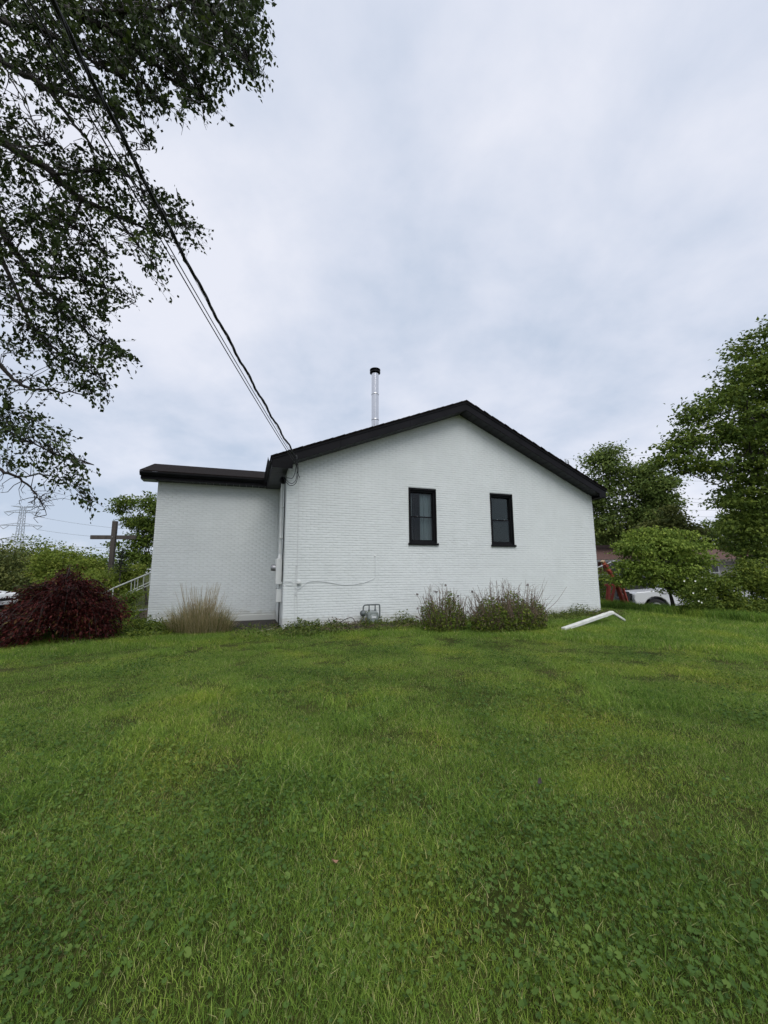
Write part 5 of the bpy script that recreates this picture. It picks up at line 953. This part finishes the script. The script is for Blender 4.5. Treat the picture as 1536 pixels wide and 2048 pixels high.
def clover_tuft(seed, n, rad, size, hmax):
    r = np.random.default_rng(seed); a = r.random(n) * 6.283; R = np.sqrt(r.random(n)) * rad; C = np.stack([np.cos(a) * R, np.sin(a) * R, r.uniform(.012, hmax, n)], 1); sz = size * r.uniform(.55, 1.2, n); nm = norm(r.normal(0, .45, (n, 3)) + UPV); x = norm(np.cross(nm, r.normal(0, 1, (n, 3)))); y = np.cross(nm, x); V = [C - nm * sz[:, None] * .12]
    for k in range(7):
        w = 0.35 + k * (6.283 - .7) / 6; V.append(C + (x * math.cos(w) + y * math.sin(w)) * sz[:, None] * .5 * (1 + .1 * r.normal(0, 1, (n, 1))) + nm * sz[:, None] * .06 * r.normal(0, 1, (n, 1)))
    V = np.stack(V, 1).reshape(-1, 3); i = np.arange(n)[:, None] * 8; F = np.concatenate([i + np.array([[0, k, k + 1]]) for k in range(1, 7)], 1).reshape(-1, 3)
    return mesh_np('clover', V, F, False, np.repeat(np.clip(r.normal(.45, .25, n), 0, 1), 8), g_clover)
tuft('a0', grass_tuft(1, 460, .21, .014, .042, .0034, .9, g_blade)); tuft('a1', grass_tuft(2, 460, .21, .014, .046, .0034, 1.0, g_blade)); tuft('a2', grass_tuft(3, 380, .20, .02, .05, .0034, 1.2, g_blade, .08))
tuft('b0', grass_tuft(4, 230, .16, .035, .085, .0042, 1.4, g_blade, -.03)); tuft('c0', clover_tuft(5, 60, .26, .020, .045)); tuft('c1', clover_tuft(6, 46, .26, .023, .05)); tuft('c2', clover_tuft(7, 60, .24, .014, .045)); tuft('d0', grass_tuft(8, 190, .20, .006, .026, .0038, 4.5, g_dead))
tuft('e0', grass_tuft(10, 420, .34, .04, .10, .008, .9, g_blade)); tuft('f0', grass_tuft(11, 300, .26, .12, .27, .008, .8, g_blade, -.16))
def fbm(x, y, s, seed):
    r = np.random.default_rng(seed); v = np.zeros_like(x)
    for k in range(5):
        a = r.random() * 6.283; f = s * 1.75 ** k; b_ = r.random() * 6.283; v += np.sin((x * math.cos(a) + y * math.sin(a)) * f + b_) * np.sin((-x * math.sin(a) + y * math.cos(a)) * f * .9 + b_ * 2) / 1.35 ** k
    return v
def lawn():
    r = np.random.default_rng(77); pts = []
    for (r0, r1, dens) in ((0.5, 2.6, 70), (2.6, 4.5, 58), (4.5, 8, 38), (8, 13, 22), (13, 21, 9)):
        ang = math.radians(56); area = ang * (r1 * r1 - r0 * r0); n = int(area * dens); R = np.sqrt(r.uniform(r0 * r0, r1 * r1, n)); a = r.uniform(-ang, ang, n); pts.append(np.stack([np.sin(a) * R, np.cos(a) * R], 1))
    P = np.concatenate(pts); x, y = P[:, 0], P[:, 1]; s = (x - A[0]) * UU[0] + (y - A[1]) * UU[1]; q = (x - A[0]) * NN[0] + (y - A[1]) * NN[1]
    keep = ~(((s > -.02) & (s < W + .05) & (q > -.06)) | ((s > -WW - .05) & (s < .1) & (q > WT - .08))) & (edge_d(x, y) < 4.2)
    keep &= ~((x < -8.6) & (y > 12.2) & (y < 18.5)) & ~((x < -8.2) & (y > 10.5) & (y < 10.95)) & ~((s > .7) & (s < 2.1) & (q > -.45)) & ~((s > -1.5) & (s < 0) & (q > 0.0)) & ~((s > -.6) & (s < 10.5) & (q > -.78 - .2 * np.sin(s * 2.3) - .12 * np.sin(s * 5.1)) & (r.random(len(s)) < .9))
    P = P[keep]; x, y = P[:, 0], P[:, 1]; n = len(P); R = np.hypot(x, y); c = fbm(x, y, 1.7, 3) + .25 * r.normal(0, 1, n); dd = fbm(x, y, 1.3, 9) + .3 * r.normal(0, 1, n); lg = fbm(x, y, 1.1, 15) + .35 * r.normal(0, 1, n)
    t = r.integers(0, 3, n); t[lg > 1.05] = 3
    cm = r.random(n) < np.clip(.16 + .55 * (c - .05) + .22 * (R < 3.2) * (x < 1.2), .10, .9); dm = (dd + .35 * (x > 1.5) > 1.15) & (r.random(n) < .55)
    jit = lambda m_: P[m_] + r.normal(0, .08, (m_.sum(), 2))
    P = np.concatenate([P, jit(cm), jit(dm)]); t = np.concatenate([t, 4 + r.integers(0, 3, cm.sum()), np.full(dm.sum(), 7)]); x, y = P[:, 0], P[:, 1]; n = len(P); R = np.hypot(x, y)
    t[(R > 9.5) & (t < 3)] = 8; ed = edge_d(x, y); tall = (ed > .15) & (t != 7); t[tall] = 9; sc = r.uniform(.8, 1.25, n) * np.where(R > 13, 1.25, 1.0)
    V = np.stack([x, y, gz(x, y)], 1); me = bpy.data.meshes.new('lawn_grass'); me.vertices.add(n); me.vertices.foreach_set('co', V.astype(np.float32).ravel())
    a = me.attributes.new('kind', 'INT', 'POINT'); a.data.foreach_set('value', t.astype(np.int32)); a = me.attributes.new('turn', 'FLOAT', 'POINT'); a.data.foreach_set('value', (r.random(n) * 6.283).astype(np.float32)); a = me.attributes.new('size', 'FLOAT', 'POINT'); a.data.foreach_set('value', sc.astype(np.float32)); me.update()
    o = obj('lawn_grass', me); tag(o, 'mown green lawn of grass blades, clover and weeds before the house', 'grass', kind='stuff')
    ng = bpy.data.node_groups.new('scatter_tufts', 'GeometryNodeTree'); ng.interface.new_socket('Geometry', in_out='INPUT', socket_type='NodeSocketGeometry'); ng.interface.new_socket('Geometry', in_out='OUTPUT', socket_type='NodeSocketGeometry')
    N, L = ng.nodes, ng.links; gi = N.new('NodeGroupInput'); go = N.new('NodeGroupOutput'); ip = N.new('GeometryNodeInstanceOnPoints'); ci = N.new('GeometryNodeCollectionInfo'); ci.inputs[0].default_value = tufts; ci.inputs['Separate Children'].default_value = True; ci.inputs['Reset Children'].default_value = True
    def at(nm, tp): k = N.new('GeometryNodeInputNamedAttribute'); k.data_type = tp; k.inputs[0].default_value = nm; return k.outputs[0]
    cx = N.new('ShaderNodeCombineXYZ'); L.new(at('turn', 'FLOAT'), cx.inputs[2]); L.new(gi.outputs[0], ip.inputs['Points']); L.new(ci.outputs[0], ip.inputs['Instance']); ip.inputs['Pick Instance'].default_value = True
    L.new(at('kind', 'INT'), ip.inputs['Instance Index']); L.new(cx.outputs[0], ip.inputs['Rotation']); L.new(at('size', 'FLOAT'), ip.inputs['Scale']); L.new(ip.outputs[0], go.inputs[0])
    md = o.modifiers.new('scatter', 'NODES'); md.node_group = ng
lawn()
lr = np.random.default_rng(8)
for lab, x_, y_, sz in (('curled pale brown leaf lying on the open lawn', 668, 1724, .022), ('dark dead leaf on the lawn below the fallen downspout', 1080, 1565, .025)):
    q = gp(x_, y_, .045); V = [(0, -sz, .008), (sz * .6, -sz * .2, .0), (sz * .35, sz * .7, .012), (0, sz, .02), (-sz * .5, sz * .5, .014), (-sz * .55, -sz * .3, .004), (0, 0, -.004)]
    o = MB().add(V, [(6, i, (i + 1) % 6) for i in range(6)]).build('fallen_leaf', m_fallen if 'pale' in lab else m_bark); o.location = tuple(q); o.rotation_euler = (.25, -.2, x_); tag(o, lab, 'leaf')
